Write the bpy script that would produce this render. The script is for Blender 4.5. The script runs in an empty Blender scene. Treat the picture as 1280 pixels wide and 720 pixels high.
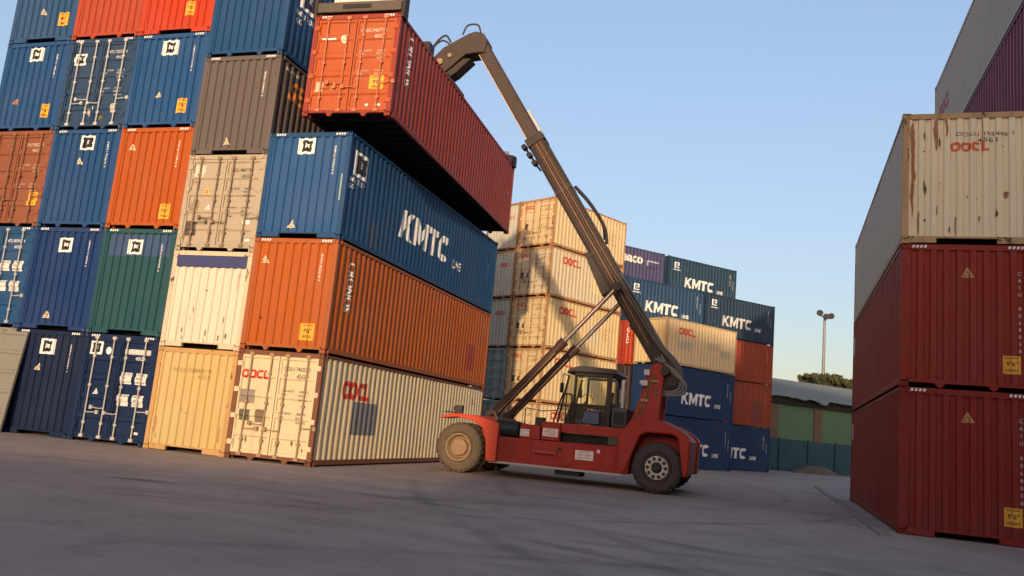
import bpy, bmesh, math, random
from mathutils import Vector, Matrix, noise
random.seed(7)
S = bpy.context.scene
col = S.collection
R = math.radians

# ------------------------------------------------------------------ helpers
def tag(o, label=None, cat=None, group=None, kind=None):
    if label: o['label'] = label
    if cat: o['category'] = cat
    if group: o['group'] = group
    if kind: o['kind'] = kind
    return o

def empty(name, loc=(0, 0, 0), rz=0.0):
    o = bpy.data.objects.new(name, None)
    o.empty_display_size = .3
    o.location = loc
    o.rotation_euler = (0, 0, rz)
    col.objects.link(o)
    return o

def link(name, me, parent=None, loc=(0, 0, 0)):
    o = bpy.data.objects.new(name, me)
    o.location = loc
    if parent: o.parent = parent
    col.objects.link(o)
    return o

class MB:
    """collects shapes, builds ONE mesh object"""
    def __init__(s): s.v = []; s.f = []; s.m = []
    def add(s, vs, fs, mi=0):
        n = len(s.v); s.v += [tuple(p) for p in vs]
        s.f += [tuple(i + n for i in f) for f in fs]; s.m += [mi] * len(fs)
    def box(s, x0, x1, y0, y1, z0, z1, mi=0):
        if x0 > x1: x0, x1 = x1, x0
        if y0 > y1: y0, y1 = y1, y0
        if z0 > z1: z0, z1 = z1, z0
        s.add([(x0, y0, z0), (x1, y0, z0), (x1, y1, z0), (x0, y1, z0), (x0, y0, z1), (x1, y0, z1), (x1, y1, z1), (x0, y1, z1)],
              [(0, 3, 2, 1), (4, 5, 6, 7), (0, 1, 5, 4), (1, 2, 6, 5), (2, 3, 7, 6), (3, 0, 4, 7)], mi)
    def prism(s, poly, y0, y1, mi=0):
        """polygon in (x,z) extruded along y"""
        n = len(poly)
        a = sum(poly[i][0] * poly[(i + 1) % n][1] - poly[(i + 1) % n][0] * poly[i][1] for i in range(n))
        if a < 0: poly = poly[::-1]
        if y0 > y1: y0, y1 = y1, y0
        vs = [(x, y0, z) for x, z in poly] + [(x, y1, z) for x, z in poly]
        fs = [tuple(range(n)), tuple(range(2 * n - 1, n - 1, -1))]
        for i in range(n):
            j = (i + 1) % n
            fs.append((i, i + n, j + n, j))
        s.add(vs, fs, mi)
    def cyl(s, a, b, r, n=12, mi=0, r2=None):
        a = Vector(a); b = Vector(b); d = (b - a).normalized()
        t = Vector((0, 0, 1)) if abs(d.z) < .9 else Vector((1, 0, 0))
        u = d.cross(t).normalized(); w = d.cross(u)
        r2 = r if r2 is None else r2
        vs = []
        for p, q in ((a, r), (b, r2)):
            for i in range(n):
                t = 2 * math.pi * i / n
                vs.append(p + u * (q * math.cos(t)) + w * (q * math.sin(t)))
        fs = [(i, (i + 1) % n, n + (i + 1) % n, n + i) for i in range(n)]
        fs += [tuple(range(n))[::-1], tuple(range(n, 2 * n))]
        s.add(vs, fs, mi)
    def tube(s, pts, r, n=8, mi=0):
        for a, b in zip(pts, pts[1:]): s.cyl(a, b, r, n, mi)
    def curve(s, pts, r, n=8, mi=0, k=6):
        """smooth tube through points"""
        P = [Vector(p) for p in pts]; P = [P[0]] + P + [P[-1]]
        out = []
        for i in range(1, len(P) - 2):
            for j in range(k):
                t = j / k
                a, b, c, d = P[i - 1], P[i], P[i + 1], P[i + 2]
                out.append(.5 * ((2 * b) + (c - a) * t + (2 * a - 5 * b + 4 * c - d) * t * t + (3 * b - a - 3 * c + d) * t ** 3))
        out.append(P[-2])
        s.pipe(out, r, n, mi)
    def pipe(s, out, r, n=8, mi=0):
        rings = []
        vs = []; fs = []
        up = None
        for i, p in enumerate(out):
            d = (out[min(i + 1, len(out) - 1)] - out[max(i - 1, 0)]).normalized()
            if up is None:
                up = Vector((0, 0, 1)) if abs(d.z) < .9 else Vector((1, 0, 0))
            u = d.cross(up).normalized(); w = u.cross(d).normalized(); up = w
            for j in range(n):
                t = 2 * math.pi * j / n
                vs.append(p + u * (r * math.cos(t)) + w * (r * math.sin(t)))
        for i in range(len(out) - 1):
            for j in range(n):
                a = i * n + j; b = i * n + (j + 1) % n
                fs.append((a, b, b + n, a + n))
        fs += [tuple(range(n))[::-1], tuple(range((len(out) - 1) * n, len(out) * n))]
        s.add(vs, fs, mi)
    def lathe(s, prof, c, n=40, mi=0):
        """profile (r, y) revolved about the y axis through c"""
        vs = []; fs = []
        for r, y in prof:
            for i in range(n):
                t = 2 * math.pi * i / n
                vs.append((c[0] + r * math.cos(t), c[1] + y, c[2] + r * math.sin(t)))
        for k in range(len(prof) - 1):
            for i in range(n):
                j = (i + 1) % n
                fs.append((k * n + i, k * n + j, (k + 1) * n + j, (k + 1) * n + i))
        s.add(vs, fs, mi)
    def mesh(s, name, mats, smooth=False):
        me = bpy.data.meshes.new(name)
        me.from_pydata(s.v, [], s.f)
        if not isinstance(mats, (list, tuple)): mats = [mats]
        for m in mats: me.materials.append(m)
        if len(mats) > 1: me.polygons.foreach_set('material_index', s.m)
        bm = bmesh.new(); bm.from_mesh(me)
        bmesh.ops.recalc_face_normals(bm, faces=bm.faces)
        bm.to_mesh(me); bm.free()
        if smooth:
            me.polygons.foreach_set('use_smooth', [True] * len(me.polygons))
            try: me.set_sharp_from_angle(angle=R(35))
            except Exception: pass
        me.update()
        return me
    def build(s, name, mats, parent=None, loc=(0, 0, 0), smooth=False, bevel=0):
        off = Vector((0, 0, 0))
        q = parent
        while q is not None and q.parent is not None: q = q.parent
        if q is not None and q.get('worldmade') is not None: off = Vector(q['worldmade'])
        s.v = [tuple(Vector(p) - off) for p in s.v]
        o = link(name, s.mesh(name, mats, smooth), parent, loc)
        if bevel:
            b = o.modifiers.new('bevel', 'BEVEL'); b.width = bevel; b.segments = 2; b.limit_method = 'ANGLE'; b.angle_limit = R(40)
        return o

# ------------------------------------------------------------------ materials
def node_mat(name):
    m = bpy.data.materials.new(name); m.use_nodes = True
    nt = m.node_tree
    return m, nt, nt.nodes['Principled BSDF']

def lin(c):
    return tuple(((v / 12.92) if v <= .04045 else ((v + .055) / 1.055) ** 2.4) for v in c)

_pc = {}
def paint(rgb, wear=.5, rust=.25, rough=.5, spots=(.05, .025, .015), scale=1.0, fade=.25):
    """weathered steel paint: faded patches, vertical run marks, rust specks; rgb is linear albedo"""
    k = (tuple(round(x, 4) for x in rgb), wear, rust, rough, spots, scale, fade)
    if k in _pc: return _pc[k]
    m, nt, bs = node_mat('paint'); N = nt.nodes; L = nt.links
    tc = N.new('ShaderNodeTexCoord'); oi = N.new('ShaderNodeObjectInfo')
    ml = N.new('ShaderNodeMath'); ml.operation = 'MULTIPLY'; ml.inputs[1].default_value = 61.0
    L.new(oi.outputs['Random'], ml.inputs[0])
    va = N.new('ShaderNodeVectorMath'); va.operation = 'ADD'
    L.new(tc.outputs['Object'], va.inputs[0]); L.new(ml.outputs[0], va.inputs[1])
    def nz(sc, det, rough_=.6, vec=(1, 1, 1)):
        mp = N.new('ShaderNodeMapping'); mp.inputs['Scale'].default_value = vec
        L.new(va.outputs[0], mp.inputs[0])
        t = N.new('ShaderNodeTexNoise'); t.inputs['Scale'].default_value = sc; t.inputs['Detail'].default_value = det
        t.inputs['Roughness'].default_value = rough_
        L.new(mp.outputs[0], t.inputs['Vector']); return t.outputs['Fac']
    def ramp(fac, a, b, lo=0., hi=1.):
        r = N.new('ShaderNodeMapRange'); r.inputs['From Min'].default_value = a; r.inputs['From Max'].default_value = b
        r.inputs['To Min'].default_value = lo; r.inputs['To Max'].default_value = hi
        L.new(fac, r.inputs['Value']); return r.outputs['Result']
    def mix(fac, a, b):
        x = N.new('ShaderNodeMix'); x.data_type = 'RGBA'; x.clamp_factor = True
        if isinstance(fac, float): x.inputs['Factor'].default_value = fac
        else: L.new(fac, x.inputs['Factor'])
        for i, c in ((6, a), (7, b)):
            if isinstance(c, tuple): x.inputs[i].default_value = (*c, 1)
            else: L.new(c, x.inputs[i])
        return x.outputs[2]
    base = tuple(rgb)
    lum = sum(base) / 3
    faded = tuple(min(.85, v * .82 + lum * .18 + .012) for v in base)
    dark = tuple(v * .45 + .008 for v in base)
    big = nz(.55 * scale, 4)
    c = mix(ramp(big, .42, .72, 0, fade * 2.2), base, faded)
    streak = nz(1.0, 5, .65, (7, 7, .35))
    c = mix(ramp(streak, .52, .8, 0, wear), c, dark)
    blotch = nz(1.6, 8, .7, (1, 1, .7))
    c = mix(ramp(blotch, .56, .82, 0, wear * .8), c, dark)
    if rust > 0:
        r1 = nz(2.6, 9, .72, (1.6, 1.6, .8))
        hi = .74 - .16 * rust
        c = mix(ramp(r1, hi, hi + .035, 0, .9), c, spots)
        r2 = nz(1.2, 8, .7, (3.5, 3.5, .45))
        c = mix(ramp(r2, .73 - .12 * rust, .80, 0, .75), c, (.17, .062, .022))
    fine = nz(38, 3)
    L.new(c, bs.inputs['Base Color'])
    L.new(ramp(fine, .3, .7, rough - .1, rough + .14), bs.inputs['Roughness'])
    bs.inputs['Specular IOR Level'].default_value = .2
    bp = N.new('ShaderNodeBump'); bp.inputs['Strength'].default_value = .22; bp.inputs['Distance'].default_value = .02
    L.new(nz(3.0, 5), bp.inputs['Height']); L.new(bp.outputs[0], bs.inputs['Normal'])
    _pc[k] = m
    return m

def simple(rgb, rough=.6, metal=0., var=.3, scale=4.0, bump=0.):
    m, nt, bs = node_mat('plain'); N = nt.nodes; L = nt.links
    tc = N.new('ShaderNodeTexCoord')
    t = N.new('ShaderNodeTexNoise'); t.inputs['Scale'].default_value = scale; t.inputs['Detail'].default_value = 6
    L.new(tc.outputs['Object'], t.inputs['Vector'])
    x = N.new('ShaderNodeMix'); x.data_type = 'RGBA'
    x.inputs[6].default_value = (*[v * (1 - var) for v in rgb], 1); x.inputs[7].default_value = (*[min(1, v * (1 + var)) for v in rgb], 1)
    L.new(t.outputs['Fac'], x.inputs['Factor']); L.new(x.outputs[2], bs.inputs['Base Color'])
    bs.inputs['Roughness'].default_value = rough; bs.inputs['Metallic'].default_value = metal
    if bump:
        b = N.new('ShaderNodeBump'); b.inputs['Strength'].default_value = bump; b.inputs['Distance'].default_value = .03
        L.new(t.outputs['Fac'], b.inputs['Height']); L.new(b.outputs[0], bs.inputs['Normal'])
    return m

def glass_mat(tint):
    m = bpy.data.materials.new('cab_glass'); m.use_nodes = True
    nt = m.node_tree; N = nt.nodes; L = nt.links
    N.remove(N['Principled BSDF'])
    tr = N.new('ShaderNodeBsdfTransparent'); tr.inputs[0].default_value = (*tint, 1)
    gl = N.new('ShaderNodeBsdfGlossy'); gl.inputs['Roughness'].default_value = .08; gl.inputs[0].default_value = (.7, .75, .75, 1)
    df = N.new('ShaderNodeBsdfDiffuse'); df.inputs[0].default_value = (.55, .58, .48, 1)
    m1 = N.new('ShaderNodeMixShader'); m1.inputs[0].default_value = .035
    L.new(tr.outputs[0], m1.inputs[1]); L.new(df.outputs[0], m1.inputs[2])
    fr = N.new('ShaderNodeFresnel'); fr.inputs[0].default_value = 1.25
    fm = N.new('ShaderNodeMath'); fm.operation = 'MULTIPLY'; fm.inputs[1].default_value = .4; L.new(fr.outputs[0], fm.inputs[0])
    m2 = N.new('ShaderNodeMixShader'); L.new(fm.outputs[0], m2.inputs[0])
    L.new(m1.outputs[0], m2.inputs[1]); L.new(gl.outputs[0], m2.inputs[2])
    L.new(m2.outputs[0], N['Material Output'].inputs[0])
    return m

WHITE = simple((.72, .72, .68), .6, var=.18, scale=14)
DECALS = {}
def decal_mat(rgb):
    if rgb not in DECALS: DECALS[rgb] = simple(rgb, .6, var=.2, scale=11)
    return DECALS[rgb]
BLACKISH = (.02, .02, .022)
GALV = simple((.36, .36, .35), .45, .5, .25)
DARK = simple((.018, .017, .016), .8, var=.4)
UNDER = paint((.028, .024, .022), .4, .4, .8)

# ------------------------------------------------------------------ text outlines
_tx = {}
def text2d(s, bold=0.0, shear=0.0):
    k = (s, bold, shear)
    if k in _tx: return _tx[k]
    cu = bpy.data.curves.new('glyphs', 'FONT')
    cu.body = s; cu.size = 1.0; cu.offset = bold; cu.shear = shear; cu.resolution_u = 3; cu.fill_mode = 'FRONT'
    o = bpy.data.objects.new('glyphs', cu); col.objects.link(o)
    dg = bpy.context.evaluated_depsgraph_get()
    me = bpy.data.meshes.new_from_object(o.evaluated_get(dg))
    vs = [(v.co.x, v.co.y) for v in me.vertices]; fs = [tuple(p.vertices) for p in me.polygons]
    bpy.data.objects.remove(o); bpy.data.curves.remove(cu); bpy.data.meshes.remove(me)
    x0 = min(v[0] for v in vs); x1 = max(v[0] for v in vs); y0 = min(v[1] for v in vs); y1 = max(v[1] for v in vs)
    h = max(1e-3, y1 - y0)
    vs = [((x - x0) / h, (y - y0) / h) for x, y in vs]
    _tx[k] = (vs, fs, (x1 - x0) / h)
    return _tx[k]

def _ring(a0, a1, n, w, t, closed):
    vs = []; fs = []
    def se(a, rx, ry):
        c, q = math.cos(a), math.sin(a); e = .72
        return math.copysign(abs(c) ** e, c) * rx, math.copysign(abs(q) ** e, q) * ry
    m = n if closed else n + 1
    for i in range(m):
        a = a0 + (a1 - a0) * i / n
        x, y = se(a, w / 2, .5); vs.append((x + w / 2, y + .5))
        x, y = se(a, w / 2 - t, .5 - t); vs.append((x + w / 2, y + .5))
    for i in range(n):
        j = (i + 1) % m
        fs.append((2 * i, 2 * j, 2 * j + 1, 2 * i + 1))
    return vs, fs, w
GLY = {
 'K': ([(0, 0), (.27, 0), (.27, .30), (.35, .40), (.60, 0), (.93, 0), (.54, .58), (.88, 1), (.55, 1), (.27, .64), (.27, 1), (0, 1)], .93),
 'M': ([(0, 0), (.25, 0), (.25, .54), (.47, .1), (.61, .1), (.83, .54), (.83, 0), (1.08, 0), (1.08, 1), (.80, 1), (.54, .46), (.28, 1), (0, 1)], 1.08),
 'T': ([(.28, 0), (.56, 0), (.56, .77), (.84, .77), (.84, 1), (0, 1), (0, .77), (.28, .77)], .84),
 'L': ([(0, 0), (.66, 0), (.66, .25), (.27, .25), (.27, 1), (0, 1)], .66)}
def block2d(st, shear=0., gap=.07):
    vs = []; fs = []; x = 0
    for ch in st:
        if ch in GLY:
            v, w = GLY[ch]; f = [tuple(range(len(v)))]
        elif ch == 'O': v, f, w = _ring(0, 2 * math.pi, 24, .95, .25, True)
        else: v, f, w = _ring(R(42), R(318), 20, .92, .26, False)
        n0 = len(vs); vs += [(x + a + b * shear, b) for a, b in v]; fs += [tuple(i + n0 for i in q) for q in f]
        x += w + gap
    return vs, fs, x
# ------------------------------------------------------------------ corrugated panels
def wob(s, z, seed, amp):   # slight dents
    return amp * (noise.noise((s * .7 + seed * 7.3, z * .9, seed * 3.1)) + .4 * noise.noise((s * 2.1, z * 1.3 + seed, 5.5)))

class Panel:
    """a steel panel with a trapezoid profile; s runs to the reader's right, z up"""
    def __init__(p, s0, s1, z0, z1, prof, axis, mapf, seed, amp=.011):
        p.s0, p.s1, p.z0, p.z1, p.axis, p.mapf, p.seed, p.amp = s0, s1, z0, z1, axis, mapf, seed, amp
        p.prof = prof            # list of (coordinate, depth)
    def depth(p, c):
        q = p.prof
        if c <= q[0][0]: return q[0][1]
        if c >= q[-1][0]: return q[-1][1]
        lo, hi = 0, len(q) - 1
        while hi - lo > 1:
            m = (lo + hi) // 2
            if q[m][0] <= c: lo = m
            else: hi = m
        a, b = q[lo], q[hi]
        return a[1] + (b[1] - a[1]) * (c - a[0]) / max(1e-9, b[0] - a[0])
    def at(p, s, z, off=0.):
        d = p.depth(s if p.axis == 's' else z) + wob(s, z, p.seed, p.amp) - off
        return p.mapf(s, z, d)
    def mesh(p, name, mat):
        mb = MB()
        if p.axis == 's':
            A = [c for c, _ in p.prof]; nb = 7
            B = [p.z0 + (p.z1 - p.z0) * i / (nb - 1) for i in range(nb)]
            grid = [[p.at(a, b) for b in B] for a in A]
        else:
            A = [p.s0 + (p.s1 - p.s0) * i / 5 for i in range(6)]; B = [c for c, _ in p.prof]
            grid = [[p.at(a, b) for b in B] for a in A]
        n = len(B)
        vs = [q for r in grid for q in r]
        fs = [(i * n + j, (i + 1) * n + j, (i + 1) * n + j + 1, i * n + j + 1) for i in range(len(A) - 1) for j in range(n - 1)]
        me = bpy.data.meshes.new(name); me.from_pydata(vs, [], fs); me.materials.append(mat); me.update()
        return me
    def decal(p, name, vs, fs, mat, parent, off=.009, fade=None):
        bm = bmesh.new()
        fl = bm.verts.layers.float.new('fade') if fade else None
        bv = [bm.verts.new((x, 0, z)) for x, z in vs]
        if fade:
            for v_, q_ in zip(bv, fade): v_[fl] = q_
        for f in fs:
            try: bm.faces.new([bv[i] for i in f])
            except ValueError: pass
        if p.axis == 's':
            lo = min(v[0] for v in vs); hi = max(v[0] for v in vs); no = (1, 0, 0)
        else:
            lo = min(v[1] for v in vs); hi = max(v[1] for v in vs); no = (0, 0, 1)
        for c, _ in p.prof:
            if lo + 1e-4 < c < hi - 1e-4:
                bmesh.ops.bisect_plane(bm, geom=bm.verts[:] + bm.edges[:] + bm.faces[:], plane_co=(c * no[0], 0, c * no[2]), plane_no=no)
        for v in bm.verts: v.co = Vector(p.at(v.co.x, v.co.z, off))
        me = bpy.data.meshes.new(name); bm.to_mesh(me); bm.free()
        me.materials.append(mat); me.update()
        return link(name, me, parent)

def corr_profile(a, b, pitch, depth, outer, slope):
    """outer flat first, then slope, inner flat, slope ..."""
    n = max(1, round((b - a) / pitch)); p = (b - a) / n
    o, sl = outer * p / pitch, slope * p / pitch
    out = [(a, 0.)]
    for i in range(n):
        x = a + i * p
        out += [(x + o / 2, 0.), (x + o / 2 + sl, depth), (x + p - o / 2 - sl, depth), (x + p - o / 2, 0.)]
    out.append((b, 0.))
    return out

# ------------------------------------------------------------------ shipping containers
W = 2.438; HW = W / 2
_cast = {}
def casting_mesh(mat):
    if mat.name in _cast: return _cast[mat.name]
    bm = bmesh.new(); bmesh.ops.create_cube(bm, size=1.0, matrix=Matrix.Diagonal((.162, .178, .118, 1)))
    fs = [f for f in bm.faces if abs(f.normal.z) < .5]
    r = bmesh.ops.inset_individual(bm, faces=fs, thickness=.034, depth=0)
    for f in fs:
        n = f.normal.copy()
        for v in f.verts: v.co -= n * .045
    me = bpy.data.meshes.new('corner_casting'); bm.to_mesh(me); bm.free(); me.materials.append(mat)
    _cast[mat.name] = me
    return me

_small = {}
def small_mesh(key, fn, mat):
    k = (key, mat.name)
    if k not in _small:
        mb = MB(); fn(mb); _small[k] = mb.mesh(key if isinstance(key, str) else key[0], mat)
    return _small[k]

CN = [0]
def container(label, group, corner, z0, ang, L, H, paintspec, frame=None, end='corr', endspec=None, marks=(), sill='tunnel',
              header=None, stripes=False, detail=True, floor=True, y_shift=0, open_leaf=None):
    """corner = world xy of the bottom corner right of the front end; returns the root Empty"""
    CN[0] += 1; seed = CN[0] * 1.37
    ca, sa = math.cos(ang), math.sin(ang)
    root = empty('shipping_container', (corner[0] - HW * ca, corner[1] - HW * sa, z0), ang)
    tag(root, label, 'container', group)
    PM = paint(*paintspec) if not hasattr(paintspec, 'name') else paintspec
    fs_ = paintspec if frame is None else frame
    FM = paint(fs_[0], fs_[1] + .25, fs_[2] + .40, fs_[3] + .05)
    EM = PM if endspec is None else paint(*endspec)
    H -= .012
    # frame: posts, rails, headers, sills
    f = MB()
    for sx in (-1, 1):
        for y0, y1 in ((0, .10), (L - .10, L)):
            f.box(sx * HW, sx * (HW - .13), y0, y1, .118, H - .118)
        f.box(sx * (HW - .004), sx * (HW - .075), .178, L - .178, .045, .165)          # bottom side rail
        f.box(sx * (HW - .004), sx * (HW - .06), .178, L - .178, H - .085, H - .012)    # top side rail
    for yc, d in ((0, 1), (L, -1)):
        f.box(-HW + .162, HW - .162, yc + d * .006, yc + d * .07, H - .125, H - .008)  # header
        if sill == 'tunnel':
            for sx in (-1, 1): f.box(sx * (HW - .162), sx * .56, yc + d * .012, yc + d * .09, .018, .155)
            f.box(-.56, .56, yc + d * .014, yc + d * .088, .118, .157)
        else:
            f.box(-HW + .162, HW - .162, yc + d * .012, yc + d * .09, .085, .158)
            for sx in (-.48, .48): f.prism([(sx - .10, .085), (sx + .10, .085), (sx + .035, .0), (sx - .035, .0)], yc + d * .02, yc + d * .085)
    f.build('frame', FM, root)
    cm = casting_mesh(FM)
    for sx in (-1, 1):
        for yy in (.089 - .004, L - .085):
            for zz in (.059 - .004, H - .059 + .004):
                link('corner_casting', cm, root, (sx * (HW - .081 + .004), yy, zz))
    # underframe and roof
    u = MB()
    u.box(-HW + .08, HW - .08, .1, L - .1, .165, .19)
    y = .45
    while y < L - .3:
        u.box(-HW + .076, HW - .076, y, y + .06, .05, .164); y += .42
    u.build('underframe', UNDER, root)
    r = MB(); r.box(-HW + .05, HW - .05, .07, L - .07, H - .05, H - .022); r.build('roof', PM, root)
    # long sides
    sp = corr_profile(.10, L - .10, .278, .036, .072, .068)
    PR = Panel(.10, L - .10, .165, H - .086, sp, 's', lambda s, z, d: (HW - .012 - d, s, z), seed)
    side = link('side_panel', PR.mesh('side_panel', PM), root)
    PL = Panel(.10, L - .10, .165, H - .086, sp, 's', lambda s, z, d: (-HW + .012 + d, L - s, z), seed + 40)
    sidel = link('side_panel', PL.mesh('side_panel', PM), root)
    # back end
    ep = corr_profile(-HW + .13, HW - .13, .25, .044, .11, .02)
    PB = Panel(-HW + .13, HW - .13, .157, H - .125, ep, 's', lambda s, z, d: (-s, L - .018 - d, z), seed + 80)
    link('end_panel', PB.mesh('end_panel', EM), root)
    zt = H - .125
    if header:
        hb = MB(); hb.box(-HW + .135, HW - .135, .004, .05, H - .44, H - .13); hb.build('header_cover', paint(*header), root)
        zt = H - .44
    host = {}
    if end == 'corr':
        PF = Panel(-HW + .13, HW - .13, .157, zt, ep, 's', lambda s, z, d: (s, .018 + d, z), seed + 120)
        fo = link('end_panel', PF.mesh('end_panel', EM), root)
        host['F'] = (PF, lambda s: fo)
    else:
        zb = .165; n = 5; hh = (zt - zb) / n; prof = [(zb, 0.), (zb + .07, 0.)]
        for i in range(n):
            a, b = zb + i * hh, zb + (i + 1) * hh
            if i: prof += [(a + .055, 0.)]
            prof += [(a + .095, .032), (b - .095, .032)]
            prof += [(b - .055, 0.)] if i < n - 1 else [(b - .07, 0.)]
        prof.append((zt, 0.))
        PF = Panel(-HW + .13, HW - .13, zb, zt, prof, 'z', lambda s, z, d: (s, .03 + d, z), seed + 120, .003)
        leaves = []
        for lo, hi in ((-HW + .135, -.012), (.012, HW - .135)):
            Pq = Panel(lo + .05, hi - .05, zb, zt, prof, 'z', PF.mapf, seed + 120, .003)
            me = Pq.mesh('door', EM)
            mb = MB()
            for x0, x1 in ((lo, lo + .05), (hi - .05, hi)): mb.box(x0, x1, .022, .075, zb, zt)
            m2 = mb.mesh('door', EM)
            bm = bmesh.new(); bm.from_mesh(me); bm.from_mesh(m2); bm.to_mesh(me); bm.free()
            d = link('door', me, root)
            leaves.append(d)
            hl = zt - zb
            rods = small_mesh(('lock_rod', round(hl, 3)), lambda q: (
                q.cyl((0, 0, -.05), (0, 0, hl + .06), .019, 8), q.box(-.06, .06, -.02, .028, -.06, .02), q.box(-.06, .06, -.02, .028, hl - .02, hl + .06),
                q.box(-.045, .045, -.01, .028, .3, .36), q.box(-.045, .045, -.01, .028, hl * .5, hl * .5 + .06), q.box(-.045, .045, -.01, .028, hl * .8, hl * .8 + .06)), GALVP(EM))
            hd = small_mesh('handle', lambda q: (q.tube([(0, 0, 0), (.10, -.02, -.02), (.40, -.02, .0)], .014, 6), q.box(.36, .44, -.03, .03, -.05, .05)), GALVP(EM))
            for fx in ((.26, .80) if lo < 0 else (.20, .74)):
                x = lo + (hi - lo) * fx
                link('lock_rod', rods, d, (x, -.006, zb))
                h = link('handle', hd, d, (x, -.014, .78 + (.12 if fx > .5 else 0)))
                if (lo < 0) == (fx > .5): h.scale = (-1, 1, 1)
            hx = lo - .03 if lo < 0 else hi + .03
            hm = small_mesh('hinge', lambda q: q.box(-.07, .07, -.018, .02, -.06, .06), EM)
            for k in range(4): link('hinge', hm, d, (hx, .0, zb + hl * (.1 + .267 * k)))
        host['F'] = (PF, lambda s: leaves[0] if s < 0 else leaves[1])
        if open_leaf:   # swing the right leaf about its hinge
            piv = Vector((HW - .1, -.02, 0)); M = Matrix.Translation(piv) @ Matrix.Rotation(open_leaf, 4, 'Z') @ Matrix.Translation(-piv)
            leaves[1].matrix_local = M
    host['R'] = (PR, lambda s: side)
    host['L'] = (PL, lambda s: sidel)
    host['B'] = (PB, lambda s: None)
    # painted marks
    if stripes:
        marks = list(marks) + [('st', s) for s in (-1, 1)]
    for m in marks:
        k = m[0]
        if k == 'st':
            vs = []; fs = []
            for i in range(4):
                a = m[1] * (HW - .2) - m[1] * i * .075 - (.05 if m[1] > 0 else 0); n0 = len(vs)
                vs += [(a, -.004, H - .085), (a + .045, -.004, H - .085), (a + .06, -.004, H - .03), (a + .015, -.004, H - .03)]
                fs.append((n0, n0 + 1, n0 + 2, n0 + 3))
            mm = bpy.data.meshes.new('height_stripes'); mm.from_pydata(vs, [], fs); mm.materials.append(WHITE); link('height_stripes', mm, root)
            continue
        P, own = host[m[1]]
        if k == 't':       # text: face, string, s, z, height, colour, opts
            _, _, st, s, z, h, c, o = (*m, {})[:8] if len(m) == 7 else m
            vs, fs, w = block2d(st, o.get('shear', 0.), o.get('gap', .07)) if st in ('KMTC', 'OOCL') else text2d(st, o.get('bold', 0.), o.get('shear', 0.))
            wx = o.get('wx', 1.)
            if o.get('down'):   # reads from top to bottom, letters turned clockwise
                pts = [(s + y * h, z - x * h * wx) for x, y in vs]
            else:
                pts = [(s + x * h * wx, z + y * h) for x, y in vs]
            P.decal('lettering', pts, fs, decal_mat(c), own(s))
        elif k == 'vt':     # letters stacked, each upright
            _, _, st, s, z, h, c, o = m
            vs = []; fs = []
            zz = z
            for ch in st:
                if ch != ' ':
                    v, f_, w = text2d(ch, o.get('bold', .01)); n0 = len(vs)
                    w_ = max(w, .3)
                    vs += [(s + (x - w / 2) * h * .9, zz + y * h) for x, y in v]; fs += [tuple(i + n0 for i in q) for q in f_]
                zz -= h * o.get('gap', 1.25)
            P.decal('lettering', vs, fs, decal_mat(c), own(s))
        elif k == 'q':
            _, _, s0_, z0_, s1_, z1_, c = m[:7]
            P.decal(m[7] if len(m) > 7 else 'patch', [(s0_, z0_), (s1_, z0_), (s1_, z1_), (s0_, z1_)], [(0, 1, 2, 3)], decal_mat(c), own(s0_), .003 if m[7:8] in (('repaint',), ('scuff',)) else .006)
        elif k == 'tri':    # caution triangle
            _, _, s, z, h, c = m
            q = P.decal('warning_label', [(s - h * .55, z), (s + h * .55, z), (s, z + h)], [(0, 1, 2)], decal_mat(c), own(s), .005)
            P.decal('warning_label', [(s - h * .3, z + h * .12), (s + h * .3, z + h * .12), (s, z + h * .68)], [(0, 1, 2)], decal_mat((.09, .05, .02)), own(s), .009)
            P.decal('warning_label', [(s - h * .19, z + h * .18), (s + h * .19, z + h * .18), (s, z + h * .5)], [(0, 1, 2)], decal_mat(c), own(s), .013)
        elif k == 'lab':    # yellow height label with dark writing
            _, _, s, z, w, h = m
            P.decal('height_label', [(s, z), (s + w, z), (s + w, z + h), (s, z + h)], [(0, 1, 2, 3)], decal_mat((.72, .36, .03)), own(s), .005)
            for st, a, b, hh in (('CAUTION', .12, .82, .11), ('9\'6"', .2, .42, .27), ('HIGH', .2, .12, .18)):
                vs, fs, tw = text2d(st, .02); sc = min(hh * h, w * (1 - 2 * a) / tw)
                P.decal('height_label', [(s + w * .5 + (x - tw / 2) * sc, z + h * b + y * sc) for x, y in vs], fs, decal_mat((.06, .03, .01)), own(s), .010)
        elif k == 'logo':   # white square with a dark pennant mark
            _, _, s, z, a = m
            P.decal('logo', [(s, z), (s + a, z), (s + a, z + a * .85), (s, z + a * .85)], [(0, 1, 2, 3)], decal_mat((.74, .74, .7)), own(s), .006)
            pen = [(.17, .12), (.30, .10), (.52, .15), (.74, .12), (.84, .22), (.78, .42), (.86, .62), (.80, .74), (.58, .70), (.38, .76), (.16, .72), (.24, .5)]
            P.decal('logo', [(s + a * x, z + a * y) for x, y in pen], [tuple(range(len(pen)))], decal_mat((.014, .016, .022)), own(s), .010)
            st = [(.42, .30), (.52, .38), (.64, .33), (.60, .45), (.66, .55), (.53, .53), (.44, .60), (.44, .47)]
            P.decal('logo', [(s + a * x, z + a * y) for x, y in st], [tuple(range(len(st)))], decal_mat((.74, .74, .7)), own(s), .014)
        elif k == 'logo2':  # the flag mark of the sides: white bars like an E in outline, underline of small writing
            _, _, s, z, a = m
            vs = []; fs = []
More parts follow.
